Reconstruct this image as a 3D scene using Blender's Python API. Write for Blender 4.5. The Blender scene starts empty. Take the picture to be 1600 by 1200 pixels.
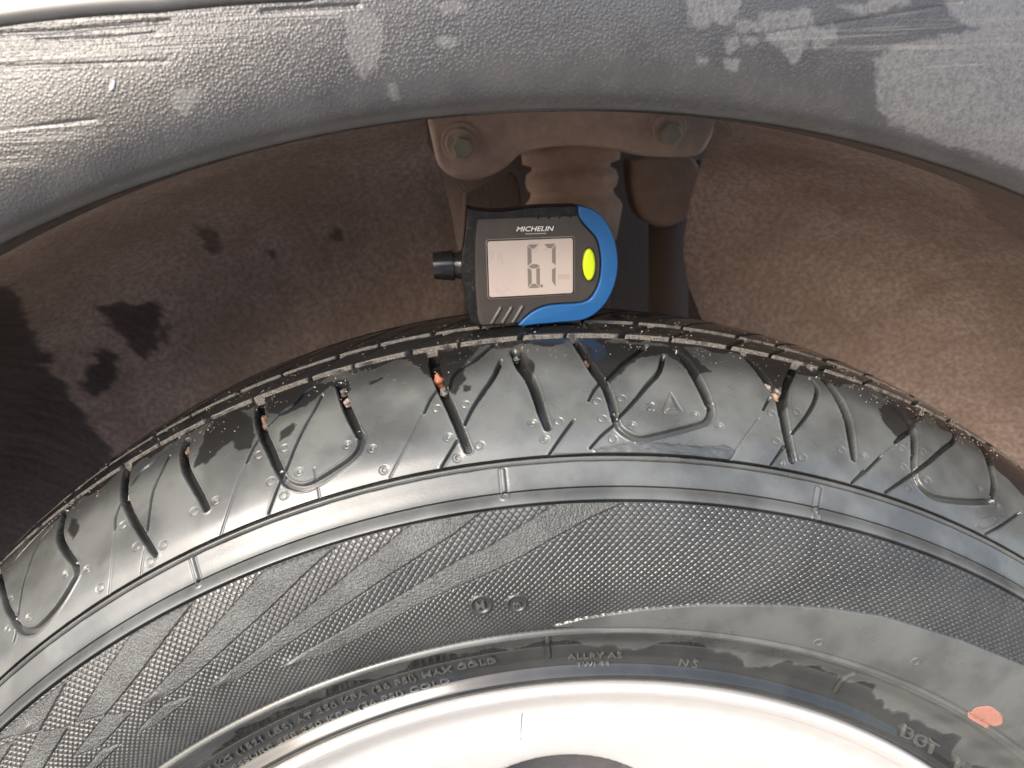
import bpy, bmesh, math, random
import numpy as np
from mathutils import Vector, Matrix
rng = np.random.default_rng(7)
random.seed(7)
scene = bpy.context.scene
C = scene.collection

# ------------------------------------------------------------ camera, sky, sun, exposure
HUBZ = 0.318                       # hub height over the ground
F_PX, CX, CH, CD = 1232.8, -0.01906, 0.37903, 0.22032
PITCH, ROLL, YAW = 0.28289, -0.05632, 0.04614
cam_pos = np.array([CX, -CD, CH + HUBZ])
FW = np.array([math.sin(YAW) * math.cos(PITCH), math.cos(YAW) * math.cos(PITCH), -math.sin(PITCH)])
_R = np.cross(FW, [0, 0, 1]); _R /= np.linalg.norm(_R); _U = np.cross(_R, FW)
RT = _R * math.cos(ROLL) + _U * math.sin(ROLL)
UP = -_R * math.sin(ROLL) + _U * math.cos(ROLL)
cd = bpy.data.cameras.new('camera'); cam = bpy.data.objects.new('camera', cd); C.objects.link(cam)
cd.sensor_width = 36; cd.lens = 36 * F_PX / 1600; cd.clip_start = 0.005; cd.clip_end = 400
cd.dof.use_dof = True; cd.dof.focus_distance = .262; cd.dof.aperture_fstop = 15
cam.matrix_world = Matrix(((RT[0], UP[0], -FW[0], cam_pos[0]), (RT[1], UP[1], -FW[1], cam_pos[1]),
                           (RT[2], UP[2], -FW[2], cam_pos[2]), (0, 0, 0, 1)))
scene.camera = cam

SUN_EL, SUN_AZ = math.radians(36), math.radians(-142)   # azimuth measured from +Y towards +X
sdir = Vector((math.sin(SUN_AZ) * math.cos(SUN_EL), math.cos(SUN_AZ) * math.cos(SUN_EL), math.sin(SUN_EL)))
world = bpy.data.worlds.new('World'); scene.world = world; world.use_nodes = True
wn = world.node_tree; bg = wn.nodes['Background']
sky = wn.nodes.new('ShaderNodeTexSky'); sky.sky_type = 'NISHITA'; sky.sun_disc = False
sky.sun_elevation = SUN_EL; sky.sun_rotation = SUN_AZ
sky.air_density = 1.0; sky.dust_density = 4.0; sky.ozone_density = 1.0
hs = wn.nodes.new('ShaderNodeHueSaturation'); hs.inputs['Saturation'].default_value = 1.0
wn.links.new(sky.outputs[0], hs.inputs['Color']); wn.links.new(hs.outputs[0], bg.inputs['Color'])
bg.inputs['Strength'].default_value = 0.15
sl = bpy.data.lights.new('sun', 'SUN'); sun = bpy.data.objects.new('sun', sl); C.objects.link(sun)
sl.energy = .8; sl.angle = math.radians(30); sl.color = (1.0, 0.985, 0.96)
sun.rotation_euler = sdir.to_track_quat('Z', 'Y').to_euler()
scene.view_settings.view_transform = 'Standard'; scene.view_settings.look = 'None'
scene.view_settings.gamma = 1; scene.view_settings.exposure = 1.35
scene.cycles.max_bounces = 8; scene.cycles.diffuse_bounces = 4; scene.cycles.glossy_bounces = 4

HX0, HZ, DX0, DX1, DZ = -4.5, 3.9, -3.6, -.9, 2.6
# ------------------------------------------------------------ helpers: geometry of the place
def ray(px, py):
    d = FW + RT * ((px - 800) / F_PX) + UP * ((600 - py) / F_PX)
    return d / np.linalg.norm(d)
def on_plane(px, py, Y):
    d = ray(px, py); t = (Y - cam_pos[1]) / d[1]
    return cam_pos + d * t

def spline(pts, n=12):
    P = [np.array(p, float) for p in pts]; P = [2 * P[0] - P[1]] + P + [2 * P[-1] - P[-2]]
    out = []
    for i in range(1, len(P) - 2):
        a, b, c, d = P[i - 1:i + 3]
        la, lb, lc = [max(1e-9, np.linalg.norm(x) ** .5) for x in (b - a, c - b, d - c)]
        t0, t1, t2, t3 = 0, la, la + lb, la + lb + lc
        for k in range(n):
            t = t1 + (t2 - t1) * k / n
            A1 = (t1 - t) / (t1 - t0) * a + (t - t0) / (t1 - t0) * b
            A2 = (t2 - t) / (t2 - t1) * b + (t - t1) / (t2 - t1) * c
            A3 = (t3 - t) / (t3 - t2) * c + (t - t2) / (t3 - t2) * d
            B1 = (t2 - t) / (t2 - t0) * A1 + (t - t0) / (t2 - t0) * A2
            B2 = (t3 - t) / (t3 - t1) * A2 + (t - t1) / (t3 - t1) * A3
            out.append((t2 - t) / (t2 - t1) * B1 + (t - t1) / (t2 - t1) * B2)
    out.append(P[-2]); return np.array(out)

class Rev:
    """a surface of revolution about an axle-parallel axis; v = arc length along its (y, r) section"""
    def __init__(s, pts, centre, ax=0.0, az=HUBZ, n=12, flip=1):
        s.p = spline(pts, n); s.c = np.array(centre); s.ax = ax; s.az = az
        seg = np.diff(s.p, axis=0); s.v = np.concatenate([[0], np.cumsum(np.hypot(*seg.T))])
        q = s.p - s.c; s.phi = np.unwrap(np.arctan2(q[:, 1], q[:, 0])); s.rho = np.hypot(*q.T)
        if s.phi[0] > s.phi[-1]: s.ph2, s.rh2, s.vv2 = s.phi[::-1], s.rho[::-1], s.v[::-1]
        else: s.ph2, s.rh2, s.vv2 = s.phi, s.rho, s.v
        g = np.gradient(s.p, s.v, axis=0); g /= np.linalg.norm(g, axis=1)[:, None]
        s.nrm = np.stack([-g[:, 1], g[:, 0]], 1) * flip
        if np.sum(s.nrm * (s.p - s.c)) < 0: s.nrm = -s.nrm
    def phi_of(s, y, r):
        ph = np.arctan2(r - s.c[1], y - s.c[0]); m = .5 * (s.ph2[0] + s.ph2[-1])
        return ph + 2 * np.pi * np.round((m - ph) / (2 * np.pi))
    def hit(s, px, py, tmax=.8):
        d = ray(px, py); t = np.linspace(.02, tmax, 4000)
        X = cam_pos + d * t[:, None]; dx = X[:, 0] - s.ax; dz = X[:, 2] - s.az
        r = np.hypot(dx, dz); y = X[:, 1]; ph = s.phi_of(y, r)
        f = np.hypot(y - s.c[0], r - s.c[1]) - np.interp(ph, s.ph2, s.rh2)
        ok = (ph > s.ph2[0] - .02) & (ph < s.ph2[-1] + .02)
        i = np.nonzero((f[:-1] * f[1:] <= 0) & ok[:-1])[0]
        if len(i) == 0:
            fa = np.where(ok, np.abs(f), 9); k = int(np.argmin(fa))
            return math.atan2(dx[k], dz[k]), float(np.interp(ph[k], s.ph2, s.vv2))
        k = i[0]; a = f[k] / (f[k] - f[k + 1])
        Xh = X[k] * (1 - a) + X[k + 1] * a; dx = Xh[0] - s.ax; dz = Xh[2] - s.az; rr = math.hypot(dx, dz)
        return math.atan2(dx, dz), float(np.interp(s.phi_of(Xh[1], rr), s.ph2, s.vv2))
    def pt(s, th, v, h=0):
        y = np.interp(v, s.v, s.p[:, 0]) + h * np.interp(v, s.v, s.nrm[:, 0])
        r = np.interp(v, s.v, s.p[:, 1]) + h * np.interp(v, s.v, s.nrm[:, 1])
        return np.stack([s.ax + r * np.sin(th), y + 0 * r, s.az + r * np.cos(th)], -1)
    def v_at(s, k, n=12): return s.v[min(k * n, len(s.v) - 1)]

def hash2(i, j, seed):
    x = (i * 374761393 + j * 668265263 + seed * 1442695041) & 0xffffffff
    x = ((x ^ (x >> 13)) * 1274126177) & 0xffffffff
    return ((x ^ (x >> 16)) & 0xffff) / 65535.0
def vnoise(u, v, seed=0):
    i = np.floor(u).astype(np.int64); j = np.floor(v).astype(np.int64); a = u - i; b = v - j
    a = a * a * (3 - 2 * a); b = b * b * (3 - 2 * b)
    h = lambda p, q: hash2(p, q, seed)
    return (h(i, j) * (1 - a) + h(i + 1, j) * a) * (1 - b) + (h(i, j + 1) * (1 - a) + h(i + 1, j + 1) * a) * b
def fbm(u, v, seed=0, o=4):
    s = 0; w = .5
    for k in range(o): s = s + w * vnoise(u * 2 ** k, v * 2 ** k, seed + k * 17); w *= .5
    return s / (1 - .5 ** o)
def sstep(a, b, x):
    t = np.clip((x - a) / (b - a), 0, 1); return t * t * (3 - 2 * t)

# ------------------------------------------------------------ helpers: objects
def link(o, parent=None):
    C.objects.link(o)
    if parent is not None: o.parent = parent
    return o
def tag(o, label=None, cat=None, group=None, kind=None):
    if label: o['label'] = label
    if cat: o['category'] = cat
    if group: o['group'] = group
    if kind: o['kind'] = kind
    return o
def thing(name, label, cat, loc=(0, 0, 0), group=None):
    o = bpy.data.objects.new(name, None); o.empty_display_size = .01; o.location = loc
    C.objects.link(o); tag(o, label, cat, group); return o
def bmobj(name, bm, mat, parent=None, smooth=True, loc=None):
    me = bpy.data.meshes.new(name); bm.normal_update(); bm.to_mesh(me); bm.free()
    me.materials.append(mat)
    if smooth: me.polygons.foreach_set('use_smooth', [True] * len(me.polygons))
    o = bpy.data.objects.new(name, me); link(o, parent)
    if parent is not None and loc is None:                      # vertices were given in world space
        o.matrix_parent_inverse = Matrix.Identity(4)
        o.location = -world_loc(parent)
    elif loc is not None: o.location = loc
    return o
def world_loc(o):
    v = Vector((0, 0, 0))
    while o is not None: v += o.location; o = o.parent
    return v
def gridobj(name, P, mat, parent=None, attrs=None, flip=False, smooth=True):
    """P: (nv, nu, 3) world points -> one quad-grid mesh; attrs: name -> (nv, nu, 4)"""
    nv, nu = P.shape[:2]
    me = bpy.data.meshes.new(name); me.vertices.add(nv * nu)
    me.vertices.foreach_set('co', P.reshape(-1).astype(np.float32))
    i = np.arange(nv * nu).reshape(nv, nu)
    q = [i[:-1, :-1], i[:-1, 1:], i[1:, 1:], i[1:, :-1]]
    if flip: q = q[::-1]
    f = np.stack(q, -1).reshape(-1); nf = len(f) // 4
    me.loops.add(nf * 4); me.loops.foreach_set('vertex_index', f.astype(np.int32))
    me.polygons.add(nf); me.polygons.foreach_set('loop_start', (np.arange(nf) * 4).astype(np.int32))
    try: me.polygons.foreach_set('loop_total', np.full(nf, 4, np.int32))
    except Exception: pass
    if smooth: me.polygons.foreach_set('use_smooth', np.ones(nf, bool))
    me.update(calc_edges=True)
    for k, a in (attrs or {}).items():
        at = me.attributes.new(k, 'FLOAT_COLOR', 'POINT'); at.data.foreach_set('color', a.reshape(-1).astype(np.float32))
    me.materials.append(mat)
    o = bpy.data.objects.new(name, me); link(o, parent)
    if parent is not None: o.location = -world_loc(parent)
    return o

# ------------------------------------------------------------ helpers: materials
class NT:
    def __init__(s, name):
        s.m = bpy.data.materials.new(name); s.m.use_nodes = True; s.t = s.m.node_tree
        s.b = s.t.nodes['Principled BSDF']; s.geo = None
    def n(s, typ, **kw):
        x = s.t.nodes.new(typ)
        for k, v in kw.items():
            if k.startswith('_'): setattr(x, k[1:], v)
        return x
    def put(s, sock, v):
        if isinstance(v, bpy.types.NodeSocket): s.t.links.new(v, sock)
        elif v is not None:
            if hasattr(sock.default_value, '__len__') and len(sock.default_value) == 4 and hasattr(v, '__len__') and len(v) == 3: v = (*v, 1)
            sock.default_value = v
    def pos(s):
        if s.geo is None: s.geo = s.n('ShaderNodeNewGeometry')
        return s.geo.outputs['Position']
    def noise(s, scale, detail=3, rough=.55, vec=None, dist=0):
        x = s.n('ShaderNodeTexNoise'); x.inputs['Scale'].default_value = scale
        x.inputs['Detail'].default_value = detail; x.inputs['Roughness'].default_value = rough
        x.inputs['Distortion'].default_value = dist
        s.put(x.inputs['Vector'], vec if vec is not None else s.pos()); return x.outputs['Fac']
    def vor(s, scale, feature='F1', vec=None):
        x = s.n('ShaderNodeTexVoronoi'); x.feature = feature; x.inputs['Scale'].default_value = scale
        s.put(x.inputs['Vector'], vec if vec is not None else s.pos()); return x.outputs['Distance']
    def math(s, op, a, b=None, clamp=False):
        x = s.n('ShaderNodeMath'); x.operation = op; x.use_clamp = clamp
        s.put(x.inputs[0], a)
        if b is not None: s.put(x.inputs[1], b)
        return x.outputs[0]
    def ramp(s, v, a, b, lo=0., hi=1.):
        x = s.n('ShaderNodeMapRange'); x.interpolation_type = 'SMOOTHSTEP'
        for k, w in (('Value', v), ('From Min', a), ('From Max', b), ('To Min', lo), ('To Max', hi)): s.put(x.inputs[k], w)
        return x.outputs[0]
    def mix(s, f, a, b):
        x = s.n('ShaderNodeMix'); x.data_type = 'RGBA'
        s.put(x.inputs[0], f); s.put(x.inputs[6], a); s.put(x.inputs[7], b); return x.outputs[2]
    def mixf(s, f, a, b):
        x = s.n('ShaderNodeMix'); x.data_type = 'FLOAT'
        s.put(x.inputs[0], f); s.put(x.inputs[2], a); s.put(x.inputs[3], b); return x.outputs[0]
    def attr(s, name):
        x = s.n('ShaderNodeAttribute'); x.attribute_name = name
        sp = s.n('ShaderNodeSeparateColor'); s.t.links.new(x.outputs['Color'], sp.inputs[0])
        return sp.outputs[0], sp.outputs[1], sp.outputs[2], x.outputs['Alpha']
    def bump(s, h, dist, strength=1.0, prev=None):
        x = s.n('ShaderNodeBump'); x.inputs['Distance'].default_value = dist
        s.put(x.inputs['Strength'], strength); s.put(x.inputs['Height'], h)
        if prev is not None: s.t.links.new(prev, x.inputs['Normal'])
        return x.outputs[0]
    def set(s, **kw):
        names = dict(base='Base Color', rough='Roughness', metal='Metallic', spec='Specular IOR Level', normal='Normal',
                     coat='Coat Weight', coatr='Coat Roughness', trans='Transmission Weight', sheen='Sheen Weight', ior='IOR')
        for k, v in kw.items(): s.put(s.b.inputs[names[k]], v)
        return s.m

# tyre rubber: mask attribute R = wet patches and painted groove shade, G = dusty film, B = pebbled relief, A = sand stuck on it
def rubber():
    m = NT('rubber'); wet, dust, peb, grit = m.attr('mask')
    n1 = m.noise(38, 5, .6); n2 = m.noise(260, 4, .6); n3 = m.noise(1900, 3, .6); n4 = m.noise(5200, 2, .6)
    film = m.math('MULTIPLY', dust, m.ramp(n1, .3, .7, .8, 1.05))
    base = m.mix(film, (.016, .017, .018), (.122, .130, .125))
    base = m.mix(m.math('MULTIPLY', m.ramp(n2, .45, .75), .25), base, (.075, .066, .052))
    base = m.mix(m.math('MULTIPLY', grit, m.ramp(m.noise(2600, 3, .6), .40, .56)), base, (.36, .32, .27))
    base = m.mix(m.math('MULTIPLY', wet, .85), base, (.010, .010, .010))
    sp = m.math('MULTIPLY', m.ramp(n4, .70, .76), m.math('ADD', m.math('MULTIPLY', grit, .4), m.math('MULTIPLY', wet, .15)), True)
    base = m.mix(sp, base, (.5, .42, .33))
    r = m.mixf(wet, m.ramp(n1, .3, .7, .24, .38), .07)
    r = m.mixf(m.math('MAXIMUM', grit, m.math('MULTIPLY', peb, .5)), r, .55)
    b = m.bump(n3, .00006, m.mixf(wet, .5, .1))
    b = m.bump(m.noise(1400, 2, .55), .00080, peb, b)
    b = m.bump(n4, .0003, grit, b)
    b = m.bump(m.noise(60, 2), .0006, .12, b)
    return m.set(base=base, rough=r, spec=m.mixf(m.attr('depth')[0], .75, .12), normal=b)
def plain(name, col, rough=.5, bump=None, bscale=800, var=.15, metal=0, spec=.5, coat=0, vscale=120, dust=0):
    m = NT(name); n = m.noise(vscale, 4, .6)
    dark = tuple(c * (1 - var) for c in col); lite = tuple(min(1, c * (1 + var)) for c in col)
    base = m.mix(n, dark, lite)
    if dust: base = m.mix(m.math('MULTIPLY', m.math('ADD', m.ramp(m.noise(2600, 2), .66, .74), m.ramp(m.noise(300, 5, .7), .45, .8, 0., .25)), dust), base, (.33, .29, .25))
    kw = dict(base=base, rough=m.ramp(n, .3, .7, rough * .88, rough * 1.12), metal=metal, spec=spec, coat=coat)
    if bump: kw['normal'] = m.bump(m.noise(bscale, 3), bump, 1.0)
    return m.set(**kw)
def cladding():   # grained black plastic: mask R = chalky dried patch, G = scuffed streaks, B = smooth rolled lip
    m = NT('grained_plastic'); pale, scuff, lip, dirt = m.attr('mask')
    g = m.ramp(m.vor(1200, 'F1'), .75, .05); g2 = m.noise(2600, 2, .5); n = m.noise(70, 5, .6); nf = m.noise(900, 3, .6)
    mp = m.n('ShaderNodeMapping'); m.put(mp.inputs['Vector'], m.pos()); mp.inputs['Rotation'].default_value = (0, math.radians(-9), 0)
    mp.inputs['Scale'].default_value = (18, 60, 900)
    st = m.noise(1, 4, .6, vec=mp.outputs[0])
    base = m.mix(m.ramp(n, .3, .7), (.044, .044, .046), (.060, .060, .060))
    base = m.mix(m.math('MULTIPLY', m.ramp(nf, .55, .75), .3), base, (.13, .12, .105))
    base = m.mix(m.math('MULTIPLY', pale, m.ramp(nf, .3, .6, .20, .55)), base, (.18, .183, .183))
    base = m.mix(m.math('MULTIPLY', scuff, m.ramp(st, .5, .68)), base, (.20, .19, .18))
    base = m.mix(m.math('MULTIPLY', dirt, .7), base, (.05, .042, .034))
    b = m.bump(m.math('ADD', g, m.math('MULTIPLY', g2, .12)), .00007, m.math('SUBTRACT', 1.0, m.math('MULTIPLY', lip, .75)))
    b = m.bump(st, .0006, m.math('MULTIPLY', scuff, .6), b)
    return m.set(base=base, rough=m.mixf(pale, .26, .5), spec=.65, normal=b)
def felt():       # wheel-house liner: R = soaked patch
    m = NT('liner_felt'); wet, dk, _, _ = m.attr('mask')
    n1 = m.noise(420, 4, .7); n2 = m.noise(24, 4, .6); n3 = m.noise(1300, 2, .6)
    base = m.mix(m.ramp(n1, .36, .64), (.34, .255, .215), (.54, .415, .345))
    base = m.mix(m.ramp(n2, .3, .7), base, m.mix(.5, base, (.25, .165, .11)))
    base = m.mix(m.math('MULTIPLY', m.ramp(n3, .62, .8), .2), base, (.40, .33, .27))
    base = m.mix(m.math('MULTIPLY', wet, .80), base, (.030, .024, .021))
    b = m.bump(n1, .0005, .8)
    return m.set(base=base, rough=m.mixf(wet, .95, .5), spec=m.mixf(wet, .1, .4), normal=b)
def worn_dot():
    m = NT('worn_salmon_paint'); n = m.noise(900, 5, .7); n2 = m.noise(220, 3, .6)
    k = m.math('MULTIPLY', m.ramp(n, .28, .46), m.ramp(n2, .25, .45, .6, 1.0))
    return m.set(base=m.mix(k, (.10, .085, .078), m.mix(n2, (.36, .165, .13), (.45, .22, .17))), rough=.42, normal=m.bump(n, .0001, .6))
RUB = rubber(); CLAD = cladding(); FELT = felt()
M = dict(
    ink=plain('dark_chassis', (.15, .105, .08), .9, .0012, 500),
    tan=plain('dusty_steel', (.60, .43, .32), .85, .0006, 300, .38),
    tan2=plain('rusty_bushing', (.42, .28, .20), .85, .0007, 400, .35),
    bolt=plain('zinc_bolt', (.40, .36, .25), .6, .0002, 900, .25),
    paint=plain('silver_paint', (.15, .15, .15), .4, None, metal=.3, coat=.6, var=.04),
    alloy=plain('alloy_paint', (.66, .655, .64), .34, .00006, 1200, .10, metal=.25, coat=.3),
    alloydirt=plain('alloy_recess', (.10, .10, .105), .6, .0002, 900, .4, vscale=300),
    gblack=plain('gauge_black_plastic', (.007, .007, .007), .42, .00006, 4000, .2, spec=.25, dust=.5),
    gface=plain('gauge_face_plastic', (.055, .047, .043), .5, .00003, 6000, .06, spec=.3, dust=.16),
    gblue=plain('gauge_blue_plastic', (.010, .095, .27), .38, .00002, 5000, .05, spec=.5, dust=.12),
    yellow=plain('yellow_green_button', (.60, .75, .01), .35, var=.03),
    lcd=plain('lcd_glass', (.50, .42, .37), .3, var=.03, coat=.7),
    seg=plain('lcd_segment', (.19, .165, .14), .4, var=.03),
    segf=plain('lcd_segment_faint', (.42, .34, .28), .4, var=.03),
    rimline=plain('bezel_line', (.22, .18, .15), .3, var=.05),
    white=plain('white_print', (.82, .80, .78), .5, var=.05),
    dot=None,
)

# ============================================================ THE WHEEL
TY = Rev([(.012, .2075), (.0035, .2095), (.0026, .2112), (.0055, .2155), (.0045, .223), (-.0005, .2295), (-.0063, .2354), (-.0092, .246),
          (-.0094, .256), (-.0068, .267), (-.0019, .2773), (-.0002, .2788), (.0024, .28), (.0058, .2838), (.0092, .2879), (.0128, .2925),
          (.0222, .3004), (.0345, .3085), (.0455, .3127), (.0556, .3151), (.0630, .3163), (.0714, .3171), (.084, .3178),
          (.097, .3174), (.112, .3155), (.130, .311), (.147, .302), (.160, .287), (.168, .262), (.168, .235), (.158, .212)],
         (.085, .25))
car = thing('car', 'dark car seen close at one wheel arch, grey grained cladding over a wet black tyre', 'car', (0, .1, 0))
wheel = bpy.data.objects.new('wheel', None); link(wheel, car); wheel.location = (0, -.02, 0)
wheel['label'] = 'black tyre with diamond patterned sidewall on a silver alloy rim'

v_bead = TY.v_at(6); v_C = TY.v_at(10); v_D = TY.v_at(12); v_E = TY.v_at(14); v_F = TY.v_at(19)
v_end = TY.v[-1]
T0, T1 = math.radians(-57), math.radians(50)
NTH = 1880
th = np.linspace(T0, T1, NTH)
def rows(a, b, n): return np.linspace(a, b, n, endpoint=False)
# main grooves round the tyre, behind the shoulder
def v_of_y(y):
    k = np.argmax(TY.p[:, 1] > .31); m = (np.arange(len(TY.p)) >= 18 * 12)
    return float(np.interp(y, TY.p[m, 0], TY.v[m]))
G1a, G1b = v_of_y(.0556), v_of_y(.0588)
G2a, G2b = v_of_y(.0722), v_of_y(.0752)
G3a, G3b = v_of_y(.100), v_of_y(.107)
vr = np.concatenate([rows(TY.v[0], v_bead - .006, 50), rows(v_bead - .006, v_bead + .003, 30), rows(v_bead + .003, v_C - .001, 205),
                     rows(v_C - .001, v_E + .0025, 80), rows(v_E + .0025, v_E + .024, 135), rows(v_E + .024, G1a, 80)]
                    + [np.arange(c_ - .0007, c_ + .0007, .00006) for c_ in (v_C, v_D, v_E, v_E - .0020)])
vr = np.unique(np.round(vr, 6))
vr_side_end = len(vr)
ev = [G1a + .0000, G1a + .0003, G1a + .0009]; 
vr2 = np.concatenate([rows(G1a, G1a + .0012, 8), rows(G1a + .0012, G1b - .0012, 4), rows(G1b - .0012, G1b + .0006, 22), rows(G1b + .0006, G2a - .0005, 20)])
vr3 = np.concatenate([rows(G2a - .0005, G2a + .0012, 8), rows(G2a + .0012, G2b - .0012, 4), rows(G2b - .0012, G2b + .0006, 16), rows(G2b + .0006, G3a, 22),
                      rows(G3a, G3b, 10), rows(G3b, v_end, 40), [v_end]])

class Field:
    """height and masks of a piece of tyre surface, drawn in surface coordinates"""
    def __init__(s, v):
        s.v = v; s.TH, s.V = np.meshgrid(th, v); s.rr = np.interp(s.V, TY.v, TY.p[:, 1])
        s.h = np.zeros(s.TH.shape); s.mask = np.zeros(s.TH.shape + (4,))
    def win(s, t0, t1, v0, v1):
        i0, i1 = np.searchsorted(s.v, [v0, v1]); j0, j1 = np.searchsorted(th, [t0, t1])
        return slice(max(0, i0 - 1), i1 + 1), slice(max(0, j0 - 1), j1 + 1)
    def dist_line(s, pts, wts=None, pad=.004):
        """distance to a polyline given in (theta, v) and the interpolated position along it"""
        P = np.array(pts); rm = .3 if P[:, 1].mean() > v_C else .26
        a = s.win(P[:, 0].min() - pad / rm, P[:, 0].max() + pad / rm, P[:, 1].min() - pad, P[:, 1].max() + pad)
        TH, V, RR = s.TH[a], s.V[a], s.rr[a]
        if TH.size == 0: return a, None, None
        D = np.full(TH.shape, 9.); S = np.zeros(TH.shape); n = len(P) - 1
        for i in range(n):
            ax_, ay = (TH - P[i, 0]) * RR, V - P[i, 1]
            bx, by = (P[i + 1, 0] - P[i, 0]) * RR, P[i + 1, 1] - P[i, 1]
            t = np.clip((ax_ * bx + ay * by) / (bx * bx + by * by + 1e-18), 0, 1)
            d = np.hypot(ax_ - t * bx, ay - t * by); m = d < D
            D[m] = d[m]; S[m] = ((i + t) / n)[m]
        return a, D, S
def conv(pts, n=5):
    q = spline(pts, n) if len(pts) > 2 else np.array(pts, float)
    return [TY.hit(*p) for p in q]
def groove(f, pts, w, d, edge=.0003, wet=0., lipup=0., n=5):
    """w, d: value or list along the stroke (metres)"""
    P = conv(pts, n); a, D, S = f.dist_line(P)
    if D is None or D.size == 0: return
    W = np.interp(S, np.linspace(0, 1, len(w)), w) if hasattr(w, '__len__') else w
    Dp = np.interp(S, np.linspace(0, 1, len(d)), d) if hasattr(d, '__len__') else d
    W = W * (1 + .16 * (fbm(f.TH[a] * 300, f.V[a] * 1000, 5) - .5))
    k = 1 - sstep(W / 2 - edge, W / 2 + edge, D)
    f.h[a] = np.minimum(f.h[a], -Dp * k + f.h[a] * (1 - k))
    if lipup: f.h[a] += lipup * np.exp(-((D - W / 2 - .0004) / .0003) ** 2)
    if wet: f.mask[a][..., 0] = np.maximum(f.mask[a][..., 0], wet * k)  # paints recess shade: groove insides darkened through the wet channel
def ring(f, px, py, rad=.00128, w=.00024, d=.00038, pit=0.):
    t, v = TY.hit(px, py); a = f.win(t - .012, t + .012, v - .003, v + .003)
    D = np.hypot((f.TH[a] - t) * f.rr[a], f.V[a] - v)
    if D.size == 0: return
    f.h[a] -= d * np.exp(-((D - rad) / (w * .7)) ** 2)
    if pit: f.h[a] -= pit * (1 - sstep(rad * .45, rad * .8, D)) * (.4 + .9 * fbm(f.TH[a] * 900, f.V[a] * 3000, 3))
def poly_in(f, pts, soft=.0005, rough=0., seed=0, conv_=True, n=4, closed_spline=False):
    """signed-distance mask of a polygon in surface coordinates -> (window, 0..1)"""
    q = []
    for i in range(len(pts)):
        a0, b0 = np.array(pts[i], float), np.array(pts[(i + 1) % len(pts)], float)
        q += [tuple(a0 + (b0 - a0) * k / n) for k in range(n)]
    P = np.array([TY.hit(*p) for p in q]); pad = .003
    a = f.win(P[:, 0].min() - .01, P[:, 0].max() + .01, P[:, 1].min() - pad, P[:, 1].max() + pad)
    TH, V, RR = f.TH[a], f.V[a], f.rr[a]
    if TH.size == 0: return a, None
    ins = np.zeros(TH.shape, bool); D = np.full(TH.shape, 9.); m = len(P)
    for i in range(m):
        (t0, v0), (t1, v1) = P[i], P[(i + 1) % m]
        if v0 != v1:
            c = ((v0 > V) != (v1 > V)) & (TH < (t1 - t0) * (V - v0) / (v1 - v0) + t0); ins ^= c
        ax_, ay = (TH - t0) * RR, V - v0; bx, by = (t1 - t0) * RR, v1 - v0
        t = np.clip((ax_ * bx + ay * by) / (bx * bx + by * by + 1e-18), 0, 1)
        D = np.minimum(D, np.hypot(ax_ - t * bx, ay - t * by))
    sd = np.where(ins, D, -D)
    if rough: sd = sd + rough * (fbm(TH * 120, V * 400, seed + 11, 5) - .5) * 2
    return a, sstep(-soft, soft, sd)

# ---------------- sidewall + shoulder
f = Field(vr)
V, TH = f.V, f.TH
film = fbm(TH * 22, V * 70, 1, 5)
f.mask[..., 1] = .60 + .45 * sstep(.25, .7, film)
f.mask[..., 1] *= 1 - .62 * sstep(G1a - .026, G1a - .010, V + .005 * (film - .5))     # film thinned to paint the arch's dark reflection on the upper shoulder
# moulded rings
wob = .00012 * (fbm(TH * 60, V * 0 + 1, 9) - .5)
f.h -= .0024 * np.exp(-((V - v_E - wob) / .00042) ** 6)               # dark joint under the shoulder
f.h += .0005 * np.exp(-((V - v_E + .0011 + wob) / .0004) ** 2)
f.h -= .0009 * np.exp(-((V - v_E + .0020 + wob * 2) / .00018) ** 2)
f.h -= .0018 * np.exp(-((V - v_D) / .00022) ** 4)                      # thin line lower down
f.h -= .0011 * sstep(v_C + .0002, v_C - .0003, V) * sstep(v_bead - .0006, v_bead - .0001, V)  # recessed pattern field
f.h -= .0011 * np.exp(-((V - v_C) / .00028) ** 4)
f.h += .0008 * np.exp(-((V - v_bead + .0008) / .0005) ** 2)            # bead rib
f.h += .0004 * np.exp(-((V - v_bead + .0040) / .0003) ** 2)
f.h += .0003 * np.exp(-((V - (TY.v_at(3) + .0005)) / .0006) ** 2)
f.mask[..., 0] = np.maximum(f.mask[..., 0], np.exp(-((V - v_E) / .0005) ** 4) + np.exp(-((V - v_D) / .0003) ** 4) * .8 + np.exp(-((V - v_C) / .0004) ** 4) * .8)  # shade inside the moulded ring grooves put into the colour
field_on = sstep(v_C - .0003, v_C - .0006, V) * sstep(v_bead + .0001, v_bead + .0005, V)
# smooth crescent at the lower right
cres = [(862, 981), (912, 968), (1000, 954), (1100, 946), (1225, 947), (1300, 952), (1381, 964), (1506, 1002), (1600, 1040), (1680, 1090), (1760, 1160), (1700, 1260), (1600, 1174), (1500, 1112), (1375, 1053), (1270, 1019), (1200, 1003), (1000, 984), (900, 981)]
a, k = poly_in(f, cres, .0003); f.mask[a][..., 2] = 0
crescent = np.zeros_like(V); crescent[a] = k
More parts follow.
